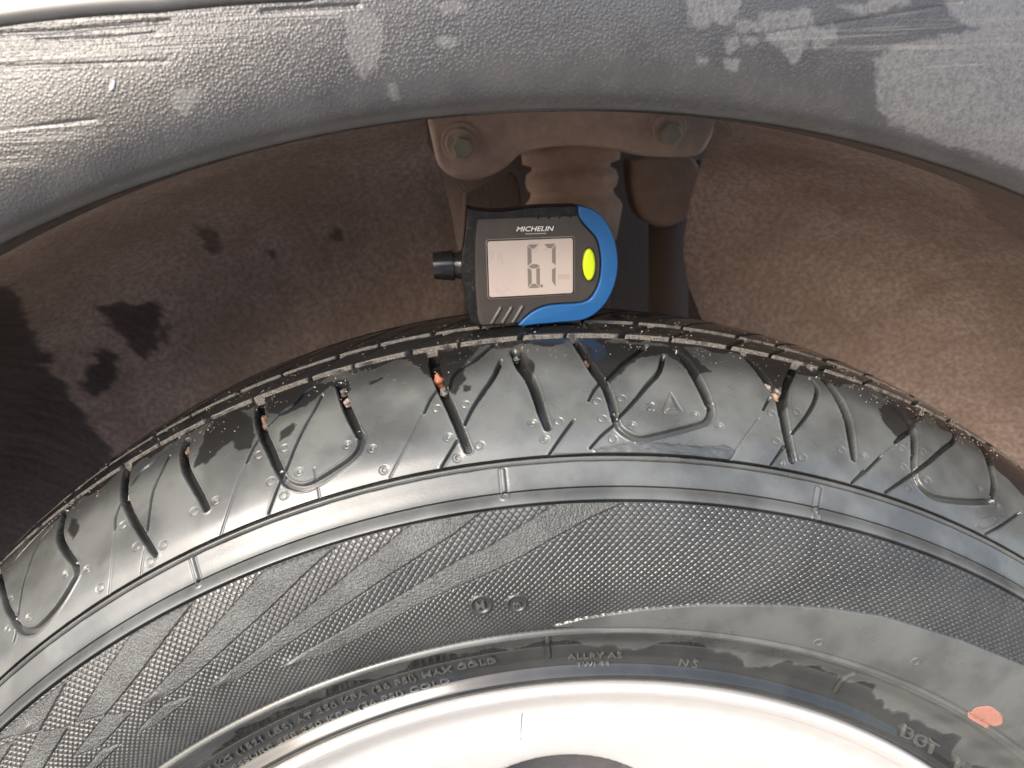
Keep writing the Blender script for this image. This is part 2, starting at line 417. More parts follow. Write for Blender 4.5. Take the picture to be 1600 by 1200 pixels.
# stripes with a pebbled skin
stripes = [
    [(980, 783), (928, 807), (866, 841), (819, 869), (756, 901), (662, 941), (600, 978), (520, 1022), (436, 1044), (482, 1018), (540, 985), (600, 947), (662, 910), (725, 872), (762, 857), (834, 810), (872, 785)],
    [(756, 797), (712, 833), (650, 873), (600, 905), (487, 983), (401, 1043), (374, 1064), (325, 1076), (379, 1035), (430, 994), (487, 945), (550, 893), (600, 854), (644, 818)],
    [(528, 850), (480, 893), (422, 950), (360, 1006), (304, 1057), (264, 1088), (218, 1103), (242, 1078), (298, 1020), (360, 950), (411, 893)],
    [(303, 939), (270, 981), (214, 1057), (163, 1119), (115, 1131), (157, 1060), (202, 994)],
    [(163, 1121), (204, 1116), (155, 1169), (112, 1185), (150, 1135)],
    [(304, 1088), (247, 1133), (214, 1148), (218, 1140), (256, 1103)],
    [(187, 1165), (152, 1200), (110, 1250), (90, 1240), (135, 1200), (157, 1175)],
    [(104, 1062), (59, 1144), (10, 1153), (-20, 1165), (40, 1112)],
    [(105, 1137), (67, 1200), (30, 1260), (0, 1250), (31, 1200), (56, 1149)],
    [(20, 1160), (0, 1190), (-40, 1240), (-60, 1230), (-20, 1175)]]
stripe = np.zeros_like(V); sedge = np.zeros_like(V)
for s_ in stripes:
    a, k = poly_in(f, s_, .00035)
    if k is None: continue
    stripe[a] = np.maximum(stripe[a], k); sedge[a] = np.maximum(sedge[a], 4 * k * (1 - k))
# diamonds: a conformal lattice, coarse by the shoulder and fine by the bead
R_ = f.rr
rg = np.linspace(.20, .33, 2000); pr = np.interp(rg, [.234, .245, .262, .279], [.00165, .00178, .00215, .00245])
yg = np.concatenate([[0], np.cumsum(np.diff(rg) / (.5 * (pr[1:] + pr[:-1])))])
lx = TH / .0085; ly = np.interp(R_, rg, yg); aa, bb = lx + ly, lx - ly
da = .5 - np.abs((aa % 1) - .5); db = .5 - np.abs((bb % 1) - .5)
dm = np.minimum(da, db)
dia = sstep(.03, .13, dm)
fine = sstep(.262, .244, R_)
dia = dia * (1 - fine) + fine * np.clip(np.sin(np.pi * da) * np.sin(np.pi * db), 0, 1) ** .8
dia = dia * (1 + .25 * (fbm(TH * 90, V * 300, 21) - .5))
dz = dia * .00050 * (1 - stripe) * (1 - crescent)
f.h += field_on * (dz + stripe * .0008 + crescent * .0010 + sedge * -.0006)
f.mask[..., 2] = stripe * field_on
f.mask[..., 1] *= 1 - field_on * (1 - crescent) * (1 - .6 * stripe) * (.5 + .2 * sstep(-.5, -.1, TH))
# smooth tips of the stripes
for (px, py, rx) in [(38, 1140, .004), (235, 1091, .0035), (345, 1066, .003), (452, 1036, .003)]:
    t, v = TY.hit(px, py); a = f.win(t - .03, t + .03, v - .006, v + .006)
    e = np.exp(-(((f.TH[a] - t) * f.rr[a] / rx) ** 2 + ((f.V[a] - v) / .0014) ** 2)); f.h[a] += .0008 * e; f.mask[a][..., 2] *= 1 - e
# two small round stamps in the diamond field
for (px, py, rad) in [(752, 947, .0036), (808, 945, .0034)]:
    t, v = TY.hit(px, py); a = f.win(t - .02, t + .02, v - .005, v + .005)
    D = np.hypot((f.TH[a] - t) * f.rr[a], f.V[a] - v); k = 1 - sstep(rad * .92, rad * 1.05, D)
    f.h[a] = f.h[a] * (1 - k) + (-.0009) * k; f.h[a] += .0007 * np.exp(-((D - rad * .82) / .00035) ** 2)
# spokes of the moulded rings
for pts in [[(785, 735), (788, 768)], [(1280, 763), (1276, 800)], [(300, 873), (309, 905)], [(855, 993), (858, 1026)], [(1335, 1053), (1306, 1080)]]:
    P = conv(pts, 2); a, D, S = f.dist_line(P); f.h[a] += .0006 * (1 - sstep(.0004, .0008, D)) - .0003 * np.exp(-((D - .001) / .0003) ** 2)
for c in [(788, 776), (1276, 808), (311, 912), (1279, 1004), (1431, 1034)]: ring(f, *c, rad=.0013, w=.0004, d=-.0004)

# ---------------- shoulder grooves (wide, open towards the crown, running out down the side)
mm = .001
wide = [
    ([(103, 800), (94, 832), (97, 850), (108, 868), (119, 881)], [3, 3.2, 3, 2.6, 2.2], [4.5, 4, 3, 2, 1.2]),
    ([(-25, 850), (-12, 880), (0, 906), (12, 950), (26, 972)], [3, 3, 2.6, 2.4, 2.2], [4, 3.5, 3, 2, 1.2]),
    ([(203, 718), (196, 751), (195, 778), (204, 802), (219, 829), (234, 853), (243, 867)], [3.4, 3.4, 3, 2.6, 2.4, 2.2, 1.8], [5, 4.5, 3.5, 3, 2.2, 1.6, 1.0]),
    ([(293, 688), (288, 709), (291, 733), (303, 757), (315, 778), (323, 795)], [3.4, 3.4, 3, 2.7, 2.4, 2.2], [5, 4.5, 3.5, 3, 2, 1.2]),
    ([(406, 620), (407, 660), (412, 680), (422, 702), (432, 725), (441, 742)], [3.6, 3.6, 3.2, 3, 2.8, 2.4], [5, 4.5, 3.6, 3, 2, 1.2]),
    ([(531, 600), (534, 612), (540, 632), (550, 655), (557, 670), (561, 680)], [3.0, 3.0, 3, 2.9, 2.6, 2.2], [4.2, 4.2, 3.6, 3, 2, 1.2]),
    ([(674, 545), (682, 584), (693, 613), (706, 641), (718, 670), (731, 703)], [3.6, 3.6, 3.2, 3, 2.8, 2.6], [5, 4.5, 3.6, 3, 2, 1.2]),
    ([(804, 550), (813, 572), (829, 594), (839, 619), (848, 648), (856, 669)], [3, 3.2, 3.4, 3.2, 2.8, 2.2], [3.8, 4, 3.6, 3, 2, 1.2]),
    ([(893, 526), (913, 556), (929, 581), (945, 603), (954, 626), (960, 652)], [2.4, 2.6, 3.0, 2.8, 2.5, 2.2], [4, 4, 3.6, 3, 2, 1.2]),
    ([(1056, 549), (1072, 565), (1087, 588), (1100, 613), (1108, 635)], [2.6, 3.4, 3.6, 3.4, 2.6], [4, 4.2, 3.8, 3, 1.4]),
    ([(1160, 550), (1189, 584), (1205, 607), (1217, 622), (1224, 651), (1230, 683), (1238, 719)], [3, 3, 3, 3.6, 3.2, 2.8, 2.4], [5, 4.5, 4, 3.6, 2.8, 2, 1.0]),
    ([(1245, 566), (1236, 585), (1229, 604), (1226, 630)], [2.6, 2.6, 2.6, 3], [4, 4, 3.6, 3]),
    ([(1262, 572), (1293, 600), (1312, 626), (1325, 657), (1330, 686), (1334, 717)], [3, 3.4, 3.8, 3.2, 2.8, 2.0], [5, 4.5, 4, 3, 2, 1.0]),
    ([(1345, 592), (1381, 619), (1404, 642), (1424, 668), (1428, 690), (1427, 713)], [3, 3.2, 3.4, 3.2, 2.6, 2.2], [5, 4.5, 4, 3, 2, 1.2]),
    ([(1480, 655), (1503, 670), (1520, 685), (1537, 704), (1547, 730), (1553, 758), (1550, 776)], [3.2, 3.4, 3.6, 3.4, 3, 2.8, 2.2], [5, 4.5, 4, 3.4, 2.4, 1.6, 1]),
    ([(1585, 720), (1620, 760), (1640, 800)], [3.2, 3.2, 2.4], [5, 3, 1]),
]
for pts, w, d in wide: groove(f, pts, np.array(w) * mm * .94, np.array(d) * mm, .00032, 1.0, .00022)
chan = [
    [(118, 880), (121, 895), (111, 916), (90, 949), (69, 973), (54, 985), (36, 985), (22, 968)],
    [(438, 738), (444, 750), (452, 757), (470, 762), (485, 759), (500, 751), (525, 735), (550, 717), (562, 702), (565, 685), (559, 674)],
    [(959, 648), (966, 667), (980, 679), (999, 686), (1021, 683), (1053, 675), (1084, 667), (1103, 660), (1110, 648), (1109, 633)],
    [(1427, 710), (1429, 744), (1441, 764), (1461, 777), (1489, 782), (1517, 784), (1549, 783)],
]
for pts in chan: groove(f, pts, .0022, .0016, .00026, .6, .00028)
sipes = [
    [(81, 823), (60, 850), (45, 886), (37, 910), (31, 943), (26, 985), (22, 1002)], [(117, 784), (75, 820), (27, 871), (12, 892)],
    [(265, 712), (255, 733), (240, 766), (234, 799), (230, 832)], [(279, 685), (255, 706), (237, 724), (219, 739), (207, 757)],
    [(190, 784), (181, 808), (180, 826)], [(490, 605), (475, 615), (460, 632), (440, 645), (420, 665)],
    [(504, 617), (492, 640), (479, 662), (462, 697), (447, 735), (435, 760), (420, 802)], [(407, 682), (396, 700), (386, 722)],
    [(684, 608), (673, 624), (663, 645)], [(783, 564), (772, 588), (753, 616), (737, 641), (726, 664)], [(714, 689), (703, 708), (690, 730)],
    [(775, 538), (766, 543), (741, 564), (722, 575), (709, 588), (703, 607)], [(896, 657), (877, 683), (859, 710)],
    [(937, 599), (928, 611), (920, 626)], [(1037, 556), (1030, 581), (1011, 603), (992, 626), (966, 654)], [(959, 665), (942, 679), (923, 700)],
    [(1010, 540), (996, 551), (977, 565), (961, 581), (948, 594)], [(1203, 622), (1193, 641)], [(1265, 591), (1277, 607), (1274, 626), (1262, 648), (1238, 678)],
    [(1225, 698), (1205, 727)], [(1350, 736), (1331, 755)], [(1483, 665), (1492, 685), (1472, 704), (1449, 724), (1421, 744), (1384, 770)],
    [(1421, 673), (1398, 692)], [(1444, 642), (1427, 659)], [(1378, 712), (1355, 735), (1332, 755)], [(1594, 801), (1567, 820), (1540, 835)]]
for i, pts in enumerate(sipes):
    big = i in (3, 5, 9, 11, 14, 16, 18, 21, 22, 23)
    w = [1.7 * mm, 1.5 * mm, .8 * mm] if big else [.9 * mm, .8 * mm, .6 * mm]
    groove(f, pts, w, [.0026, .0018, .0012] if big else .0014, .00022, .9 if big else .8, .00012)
for pts in [[(180, 826), (177, 856), (172, 910), (170, 931)], [(386, 722), (375, 745), (360, 787), (345, 835)], [(660, 647), (637, 692), (610, 745)],
            [(228, 850), (220, 898)], [(1186, 654), (1154, 698), (1141, 721)], [(491, 732), (496, 757), (500, 780)], [(1378, 712), (1400, 695)], [(859, 710), (1000, 709), (1100, 716), (1140, 722)]]:
    groove(f, pts, .0005, .00045, .00025)
dimp = [(103, 896, 1), (136, 889, 1), (18, 933, 1), (45, 964, 1), (12, 983, 0), (156, 919, 0), (192, 820, 0), (213, 854, 0), (255, 851, 0), (234, 879, 0),
        (303, 799, 0), (337, 782, 1), (542, 695, 1), (581, 701, 1), (467, 737, 1), (444, 700, 0), (404, 711, 0), (423, 752, 0), (444, 774, 0), (600, 734, 1),
        (682, 638, 0), (727, 632, 0), (700, 683, 1), (750, 696, 0), (715, 715, 1), (832, 661, 1), (873, 658, 0), (851, 686, 1), (933, 627, 0), (941, 654, 0),
        (987, 664, 1), (1086, 648, 1), (1124, 666, 1), (958, 686, 0), (1206, 646, 0), (1213, 689, 0), (1254, 714, 0), (1245, 643, 0), (1315, 703, 0),
        (1220, 724, 1), (1350, 712, 1), (1410, 700, 0), (1442, 706, 0), (1412, 729, 0), (1449, 750, 0), (1420, 762, 0), (1532, 765, 1), (1560, 792, 1), (971, 622, 0)]
for px, py, b in dimp: ring(f, px, py, pit=.0006 if b else 0)
# raised arrow-head wear mark and a small moulded figure beside it
tri = [(1048, 613), (1036, 641), (1039, 646), (1062, 647), (1065, 642)]
a, k = poly_in(f, tri, .0003); f.h[a] -= .0005 * 4 * k * (1 - k)
a, k = poly_in(f, [(1048, 622), (1042, 641), (1058, 642)], .0003); f.h[a] += .0009 * k
groove(f, [(1013, 632), (1017, 629), (1021, 632), (1015, 636), (1013, 640), (1021, 641)], .0005, .0005, .0002)
# wet patches that keep their own outline
wets = [[(303, 730), (312, 700), (322, 672), (345, 648), (372, 636), (392, 655), (398, 680), (392, 700), (372, 705), (362, 690), (345, 703), (325, 722)],
        [(415, 628), (460, 606), (522, 596), (505, 612), (475, 636), (440, 648), (420, 645)], [(434, 694), (438, 672), (458, 660), (464, 664), (452, 680)],
        [(636, 562), (676, 552), (750, 541), (722, 575), (728, 592), (712, 618), (692, 604), (664, 584)], [(790, 549), (818, 550), (836, 572), (830, 590), (812, 575)],
        [(895, 530), (1070, 545), (1110, 580), (1085, 585), (1040, 552), (995, 560), (965, 590), (948, 604), (925, 575)],
        [(1150, 548), (1250, 563), (1330, 596), (1310, 605), (1280, 590), (1240, 584), (1222, 606), (1200, 604), (1180, 580)],
        [(1373, 642), (1380, 660), (1395, 675), (1405, 690), (1422, 672), (1445, 652), (1430, 632), (1390, 622)],
        [(1440, 640), (1500, 665), (1560, 705), (1620, 745), (1620, 800), (1590, 765), (1570, 745), (1545, 722), (1520, 690), (1470, 670)],
        [(112, 810), (122, 815), (124, 830), (114, 842), (107, 832)], [(0, 845), (20, 830), (24, 842), (5, 870)], [(505, 600), (540, 592), (548, 600), (545, 615), (525, 606)],
        [(575, 596), (598, 590), (592, 597), (578, 602)], [(726, 603), (737, 603), (735, 610), (727, 610)]]
for i, w in enumerate(wets):
    a, k = poly_in(f, w, .0004, .0011, i)
    if k is not None: f.mask[a][..., 0] = np.maximum(f.mask[a][..., 0], k)
rag = fbm(TH * 40, V * 120, 41, 5)
f.mask[..., 0] = np.maximum(f.mask[..., 0], sstep(.0, .0010, V - (G1a - .0042) + (rag - .5) * .013))      # soaked upper rim of the shoulder
f.mask[..., 0] = np.maximum(f.mask[..., 0], .85 * sstep(.0005, -.0005, V - v_bead + .0105 + (fbm(TH * 16, V * 30, 61, 4) - .5) * .022 + .006 * sstep(-.1, .2, TH)) * sstep(v_bead - .001, v_bead - .002, V))
f.mask[..., 3] = sstep(G1a - .0030, G1a - .0002, V) * sstep(.40, .62, fbm(TH * 150, V * 350, 51, 4)) * .55
# water film with ripples that gathered on the joint
a, k = poly_in(f, [(925, 702), (985, 690), (1040, 693), (1090, 697), (1140, 697), (1149, 706), (1138, 720), (1060, 716), (1000, 710), (930, 709)], .0005, .0009, 77)
f.h[a] += k * (.00030 + .0009 * (fbm(f.TH[a] * 60, f.V[a] * 420, 78, 3) - .5)); f.mask[a][..., 0] = np.maximum(f.mask[a][..., 0], .35 * k)
a, k = poly_in(f, [(1524, 822), (1532, 812), (1548, 808), (1556, 812), (1550, 820), (1534, 826)], .0003)
if k is not None: f.h[a] += .0004 * k + .0004 * 4 * k * (1 - k)
f.h -= .0010 * sstep(G1a - .0006, G1a, V)            # rounded block edge

P = TY.pt(TH, V, f.h)
iC = int(np.searchsorted(vr, v_E - .0002))
dp = np.zeros(f.mask.shape); dp[..., 0] = np.clip((-f.h - .0013) / .0012, 0, 1) * sstep(v_E - .001, v_E + .002, V); dp[..., 3] = 1  # deep grooves lose reflection so their insides stay dark
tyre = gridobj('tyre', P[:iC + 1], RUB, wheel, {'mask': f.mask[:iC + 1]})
tyre['label'] = 'sidewall with diamond relief, pebbled stripes and moulded rings'
# the wall down into the first groove closes the shoulder
Pw = P[iC:]; depth = .0062
wall_rows = [TY.pt(th, np.full(NTH, G1a), -.0010 - depth * k) for k in (.25, .6, 1.0)]
sh = np.concatenate([Pw, np.array(wall_rows)]); mk = np.concatenate([f.mask[iC:], np.repeat(f.mask[-1:], 3, 0)])
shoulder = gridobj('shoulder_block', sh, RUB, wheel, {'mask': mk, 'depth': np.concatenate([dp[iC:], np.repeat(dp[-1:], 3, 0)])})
def hi_field(vv, name, ga, gb, cuts, seed, gritw):
    g = Field(vv); V2, T2 = g.V, g.TH
    inn = (1 - sstep(gb - .0010, gb, V2)) * sstep(ga - .0001, ga, V2)
    g.h -= depth * inn
    # grit and sand sits on the far wall of the groove
    wallb = np.exp(-((V2 - gb + .0006) / .0010) ** 2)
    br = fbm(T2 * 110, V2 * 500, seed, 5)
    g.mask[..., 3] = np.clip(wallb * sstep(.15, .5, br) * gritw, 0, 1)
    g.h += .0005 * wallb * (fbm(T2 * 900, V2 * 2500, seed + 1, 3) - .5)
    for t0, w, s in cuts:                                  # lateral slots across the rib, slanted
        d = np.abs((T2 - t0) * .316 - s * (V2 - gb)) 
        k = (1 - sstep(w / 2 - .0003, w / 2 + .0003, d)) * sstep(gb - .002, gb, V2)
        g.h -= .0030 * k * (g.h > -.003); g.mask[..., 3] *= 1 - .95 * (1 - sstep(w / 2, w / 2 + .0004, d))
    g.mask[..., 0] = np.clip(.93 * (1 - wallb * .9), 0, 1); g.mask[..., 1] = .3
    g.mask[..., 3] += .2 * sstep(.62, .75, fbm(T2 * 220, V2 * 700, seed + 7, 4)) * (1 - inn)
    g.h += .0003 * (fbm(T2 * 60, V2 * 200, seed + 3) - .5)
    return g
cuts2 = []; t = T0
k = 0
while t < T1:
    w = (.0018, .0010, .0024, .0009)[k % 4]; cuts2.append((t, w, (.9, .9, 1.1, .9)[k % 4])); t += (.052, .066, .058, .071)[k % 4]; k += 1
g = hi_field(vr2, 'rib', G1a, G1b, cuts2, 81, 1.0)
bottom = TY.pt(th, np.full(NTH, G1a), -.0010 - depth)
P2 = TY.pt(g.TH, g.V, g.h); P2[0] = bottom
wr = [TY.pt(th, np.full(NTH, G2a - .0005), -depth * k) for k in (.4, 1.0)]
rib = gridobj('tread_rib', np.concatenate([P2, np.array(wr)]), RUB, wheel, {'mask': np.concatenate([g.mask, np.repeat(g.mask[-1:], 2, 0)])})
g = hi_field(vr3, 'rib', G2a - .0003, G2b, [(a_ + .027, b_ * .8, c_) for a_, b_, c_ in cuts2], 91, .8)
g.h -= depth * sstep(G3a, G3a + .0006, g.V) * (1 - sstep(G3b - .0006, G3b, g.V))
P3 = TY.pt(g.TH, g.V, g.h); P3[0] = TY.pt(th, np.full(NTH, G2a - .0005), -depth)
gridobj('tread_rib', P3, RUB, wheel, {'mask': g.mask})
# rest of the tyre, out of the frame, coarse
thc = np.linspace(T1, T0 + 2 * math.pi, 150); vc = np.concatenate([rows(0, v_end, 60), [v_end]])
TC, VC = np.meshgrid(thc, vc); mk = np.zeros(TC.shape + (4,)); mk[..., 1] = .5
gridobj('tyre_rest', TY.pt(TC, VC, 0 * TC), RUB, wheel, {'mask': mk})

# ---------------- raised lettering on the bead
def text_mesh(body, size=1.0, extrude=0.0, bold=0.0, shear=0.0, space=1.0):
    cu = bpy.data.curves.new('t', 'FONT'); cu.body = body; cu.size = size; cu.extrude = extrude; cu.offset = bold
    cu.shear = shear; cu.resolution_u = 3; cu.space_character = space
    o = bpy.data.objects.new('t', cu); C.objects.link(o)
    dg = bpy.context.evaluated_depsgraph_get(); dg.update(); me = bpy.data.meshes.new_from_object(o.evaluated_get(dg))
    co = np.array([v.co[:] for v in me.vertices]); fc = [tuple(p.vertices) for p in me.polygons]
    bpy.data.objects.remove(o); bpy.data.meshes.remove(me); bpy.data.curves.remove(cu)
    return co, fc
def arc_text(body, px, py, size, name, h=.0006, bold=0., space=1.08, shear=0., turn=0., end=None):
    """text whose lower left corner sits on the tyre at the point seen there, reading clockwise round the axle"""
    co, fc = text_mesh(body, size, .5, bold * size * .5, shear, space); t0, v0 = TY.hit(px, py)
    r0 = float(np.interp(v0, TY.v, TY.p[:, 1])); x, y = co[:, 0].copy(), co[:, 1].copy()
    
    if end is not None: t1, v0 = TY.hit(*end); r0 = float(np.interp(v0, TY.v, TY.p[:, 1])); x *= (t1 - t0) * r0 / x.max()
    x, y = x * math.cos(turn) - y * math.sin(turn), x * math.sin(turn) + y * math.cos(turn)
    P = TY.pt(t0 + x / r0, v0 + y, np.where(co[:, 2] > 0, h, -.0006))
    me = bpy.data.meshes.new(name); me.from_pydata([tuple(p) for p in P], [], fc); me.materials.append(RUB); me.update()
    at = me.attributes.new('mask', 'FLOAT_COLOR', 'POINT'); at.data.foreach_set('color', np.tile([0.0, .65, 0, 0], len(P)).astype(np.float32))
    o = bpy.data.objects.new(name, me); link(o, wheel); o.location = -world_loc(wheel); return o
arc_text('MAX LOAD 690 KG (1521 LBS) AT 250 KPA (36 PSI) MAX COLD', 150, 1290, .0030, 'raised_lettering', .0009, end=(776, 1033), bold=.02)
arc_text('STANDARD PRESSURE SEE 250 KPA (36 PSI) COLD', 250, 1290, .0027, 'raised_lettering', .0009, end=(704, 1066), bold=.02)
arc_text('ALLRY AS', 887, 1026, .0030, 'raised_lettering', .0009, end=(971, 1026), bold=.02)
arc_text('TWI 44', 900, 1041, .0026, 'raised_lettering', .0009, end=(952, 1041), bold=.02)
arc_text('N S', 1058, 1040, .0042, 'raised_lettering', .0009, shear=.2, bold=.02)
arc_text('DOT', 1404, 1150, .0074, 'raised_lettering', .0011, shear=.1, bold=.02)
arc_text('1F1', 1486, 1200, .0074, 'raised_lettering', .0011, bold=.02)
arc_text('M', 744, 953, .0038, 'raised_lettering', .0003, bold=.02)
arc_text('m', 801, 950, .0034, 'raised_lettering', .0003, bold=.02)

# salmon paint dot over the bead rib
t, v = TY.hit(1540, 1121); bm = bmesh.new(); vs = []
ra = np.linspace(0, 1, 24); an = np.linspace(0, 2 * math.pi, 97)
RA, AN = np.meshgrid(ra, an, indexing='ij'); wob = 1 + .05 * np.sin(3 * AN + 1) + .03 * np.sin(7 * AN)
rt = float(np.interp(v, TY.v, TY.p[:, 1]))
tt = t + RA * wob * .0061 * np.cos(AN) / rt; vv = v + RA * wob * .0047 * np.sin(AN)
ci = np.round((tt - T0) / (T1 - T0) * (NTH - 1)).astype(int)
hh = np.array([[np.interp(vv[a_, b_], vr, f.h[:, ci[a_, b_]]) for b_ in range(vv.shape[1])] for a_ in range(vv.shape[0])]) + np.where(RA > .97, .00002, .00016)
gridobj('paint_dot', TY.pt(tt, vv, hh), worn_dot(), wheel, flip=True)

# ---------------- rim
RM = Rev([(.016, .2065), (.004, .2088), (.0018, .2085), (.0012, .2068), (.0028, .2040), (.0066, .2010), (.0092, .1960), (.0088, .190), (.0080, .184), (.0085, .178), (.0095, .170), (.011, .15), (.013, .12), (.014, .09), (.012, .06), (.010, .02), (.010, .001)], (.10, .10))
rim = wheel
# face with windows between ten spokes: a ring (rim lip) and the spoke disc with openings
vl = RM.v; n_lip = int(np.searchsorted(vl, RM.v_at(8)))
tf = np.linspace(-math.pi, math.pi, 361)
TT, VV = np.meshgrid(tf, np.linspace(0, RM.v_at(7), 60))
gridobj('rim_lip', RM.pt(TT, VV, 0 * TT), M['alloy'], rim)
tc, _v = TY.hit(865, 1199)
wt0, _a = RM.hit(870, 1190)
def win_in(T, R):       # five windows, rounded trapezoids
    per = 2 * math.pi / 5; d = (T - wt0 + per / 2) % per - per / 2
    half = .245 - .25 * np.clip((.1885 - R), 0, 1) 
    top = .1735 - .25 * d ** 2
    x = np.abs(d) - np.maximum(half, .05); y = R - top; y2 = .075 - R
    s_ = np.maximum(np.maximum(x * .17, y), y2); return s_
vd = np.linspace(RM.v_at(7), RM.v[-1], 210); td = np.linspace(-math.pi, math.pi, 1201)
TT, VV = np.meshgrid(td, vd); RR = np.interp(VV, RM.v, RM.p[:, 1]); S = win_in(TT, RR)
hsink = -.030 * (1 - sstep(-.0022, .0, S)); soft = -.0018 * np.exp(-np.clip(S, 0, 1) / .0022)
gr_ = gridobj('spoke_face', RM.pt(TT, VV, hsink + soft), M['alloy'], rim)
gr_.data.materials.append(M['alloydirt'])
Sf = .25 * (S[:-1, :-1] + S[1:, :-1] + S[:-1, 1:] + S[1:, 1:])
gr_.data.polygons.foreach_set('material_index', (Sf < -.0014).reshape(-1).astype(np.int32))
# scratch on the rim
def rev_stroke(R, pts, w, h, name, mat, parent):
    P0 = [R.hit(*p) for p in pts]; rows_ = []
    for s_ in (-1, 0, 1):
        rows_.append([R.pt(tt_ + s_ * w / 2 / .2, vv_, h if s_ == 0 else h * .1) for tt_, vv_ in P0])
    return gridobj(name, np.array(rows_).reshape(3, len(P0), 3), mat, parent)
rev_stroke(RM, [(816, 1114), (815, 1125), (814, 1140), (814, 1156)], .0003, .00008, 'scratch', M['alloydirt'], rim)
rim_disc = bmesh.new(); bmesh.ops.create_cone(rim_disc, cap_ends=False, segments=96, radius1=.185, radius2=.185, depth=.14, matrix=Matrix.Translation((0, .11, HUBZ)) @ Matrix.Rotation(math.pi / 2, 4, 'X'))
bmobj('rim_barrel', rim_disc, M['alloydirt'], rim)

# ============================================================ THE CAR: cladding, painted wing, liner, strut mount
AX, AZ = -.00602, .02029 + HUBZ
AR = Rev([(.030, .3712), (.010, .3702), (.0045, .3694), (.0019, .3698), (.0004, .3716), (-.0014, .3738), (-.0028, .379), (-.0030, .390), (-.0020, .402), (.0006, .416), (.0050, .432), (.011, .450), (.020, .475), (.032, .51), (.046, .55)],
         (.15, .42), AX, AZ)
ta = np.linspace(math.radians(-62), math.radians(58), 2100)
va = np.concatenate([rows(0, AR.v_at(3), 14), rows(AR.v_at(3), AR.v_at(6), 40), rows(AR.v_at(6), AR.v_at(11), 240), rows(AR.v_at(11), AR.v[-1], 30), [AR.v[-1]]])
TA, VA = np.meshgrid(ta, va); ma = np.zeros(TA.shape + (4,)); ha = np.zeros(TA.shape)
def rev_poly(R, TH, V, pts, soft, rough, seed, n=4, sc=.38):  # masks on the cladding
    q = []
    for i in range(len(pts)):
        a0, b0 = np.array(pts[i], float), np.array(pts[(i + 1) % len(pts)], float)
        q += [tuple(a0 + (b0 - a0) * k / n) for k in range(n)]
    P = np.array([R.hit(*p) for p in q]); pad = .006
    i0, i1 = np.searchsorted(V[:, 0], [P[:, 1].min() - pad, P[:, 1].max() + pad]); j0, j1 = np.searchsorted(TH[0], [P[:, 0].min() - pad * 3, P[:, 0].max() + pad * 3])
    a = (slice(i0, i1), slice(j0, j1)); T_, V_ = TH[a], V[a]
    if T_.size == 0: return a, np.zeros(T_.shape)
    ins = np.zeros(T_.shape, bool); D = np.full(T_.shape, 9.); m = len(P)
    for i in range(m):
        (t0, v0), (t1, v1) = P[i], P[(i + 1) % m]
        if v0 != v1: ins ^= ((v0 > V_) != (v1 > V_)) & (T_ < (t1 - t0) * (V_ - v0) / (v1 - v0) + t0)
        ax_, ay = (T_ - t0) * sc, V_ - v0; bx, by = (t1 - t0) * sc, v1 - v0
        tq = np.clip((ax_ * bx + ay * by) / (bx * bx + by * by + 1e-18), 0, 1)
        D = np.minimum(D, np.hypot(ax_ - tq * bx, ay - tq * by))
    sd = np.where(ins, D, -D) + rough * (fbm(T_ * sc * 400, V_ * 400, seed + 11, 5) - .5) * 2
    return a, sstep(-soft, soft, sd)
pales = [[(542, 28), (590, 22), (600, 60), (590, 100), (570, 120), (552, 100), (540, 60)], [(608, 128), (620, 128), (622, 152), (612, 156)], [(275, 140), (315, 130), (310, 160), (290, 180), (272, 165)],
         [(1075, -10), (1150, -20), (1150, 30), (1130, 38), (1080, 35)], [(1150, 35), (1195, 32), (1180, 50), (1152, 47)], [(1190, 20), (1265, 15), (1262, 70), (1240, 98), (1222, 80), (1190, 45)],
         [(1262, 48), (1310, 40), (1305, 62), (1275, 75)], [(1135, 55), (1152, 52), (1148, 78), (1136, 76)], [(1132, 92), (1155, 95), (1150, 108), (1134, 105)], [(1160, 50), (1182, 60), (1176, 72), (1162, 66)], [(1088, 88), (1106, 90), (1102, 98), (1090, 97)],
         [(1364, 92), (1400, 72), (1450, 60), (1500, 50), (1620, 35), (1760, 60), (1800, 240), (1740, 300), (1640, 285), (1560, 250), (1500, 232), (1440, 210), (1395, 190), (1370, 155)], [(1470, -20), (1640, -30), (1640, 50), (1560, 50), (1500, 35)],
         [(1310, 8), (1360, 0), (1400, -10), (1420, 2), (1350, 22)], [(675, 5), (720, 0), (725, 12), (690, 20)], [(680, 60), (710, 58), (705, 78), (688, 74)]]
for i, pl_ in enumerate(pales):
    pl_ = [tuple(q_) for q_ in spline(pl_ + [pl_[0]], 3)[:-1]]
    a, k = rev_poly(AR, TA, VA, pl_, .0007, .0017, i, 1); ma[a][..., 0] = np.maximum(ma[a][..., 0], k * (.65 if i in (0, 1, 2, 14, 15) else .8))
for pl_ in [[(-40, 20), (100, 30), (330, 10), (540, 0), (540, 30), (360, 70), (120, 110), (-40, 130)], [(-40, 190), (60, 185), (200, 190), (110, 220), (-40, 240)], [(1180, 60), (1350, 30), (1600, 30), (1600, 75), (1400, 80), (1250, 80)],
            [(1380, 75), (1600, 60), (1600, 110), (1450, 105)], [(-40, 245), (60, 245), (90, 262), (-40, 275)]]:
    a, k = rev_poly(AR, TA, VA, pl_, .0016, .0016, 5); ma[a][..., 1] = np.maximum(ma[a][..., 1], k * (.9 if pl_[0][0] < 0 else .45))
ma[..., 2] = sstep(AR.v_at(5) + .001, AR.v_at(4), VA)
ma[..., 3] = sstep(AR.v_at(5), AR.v_at(3) + .001, VA) * sstep(.35, .6, fbm(TA * 40, VA * 400, 8)) * .8
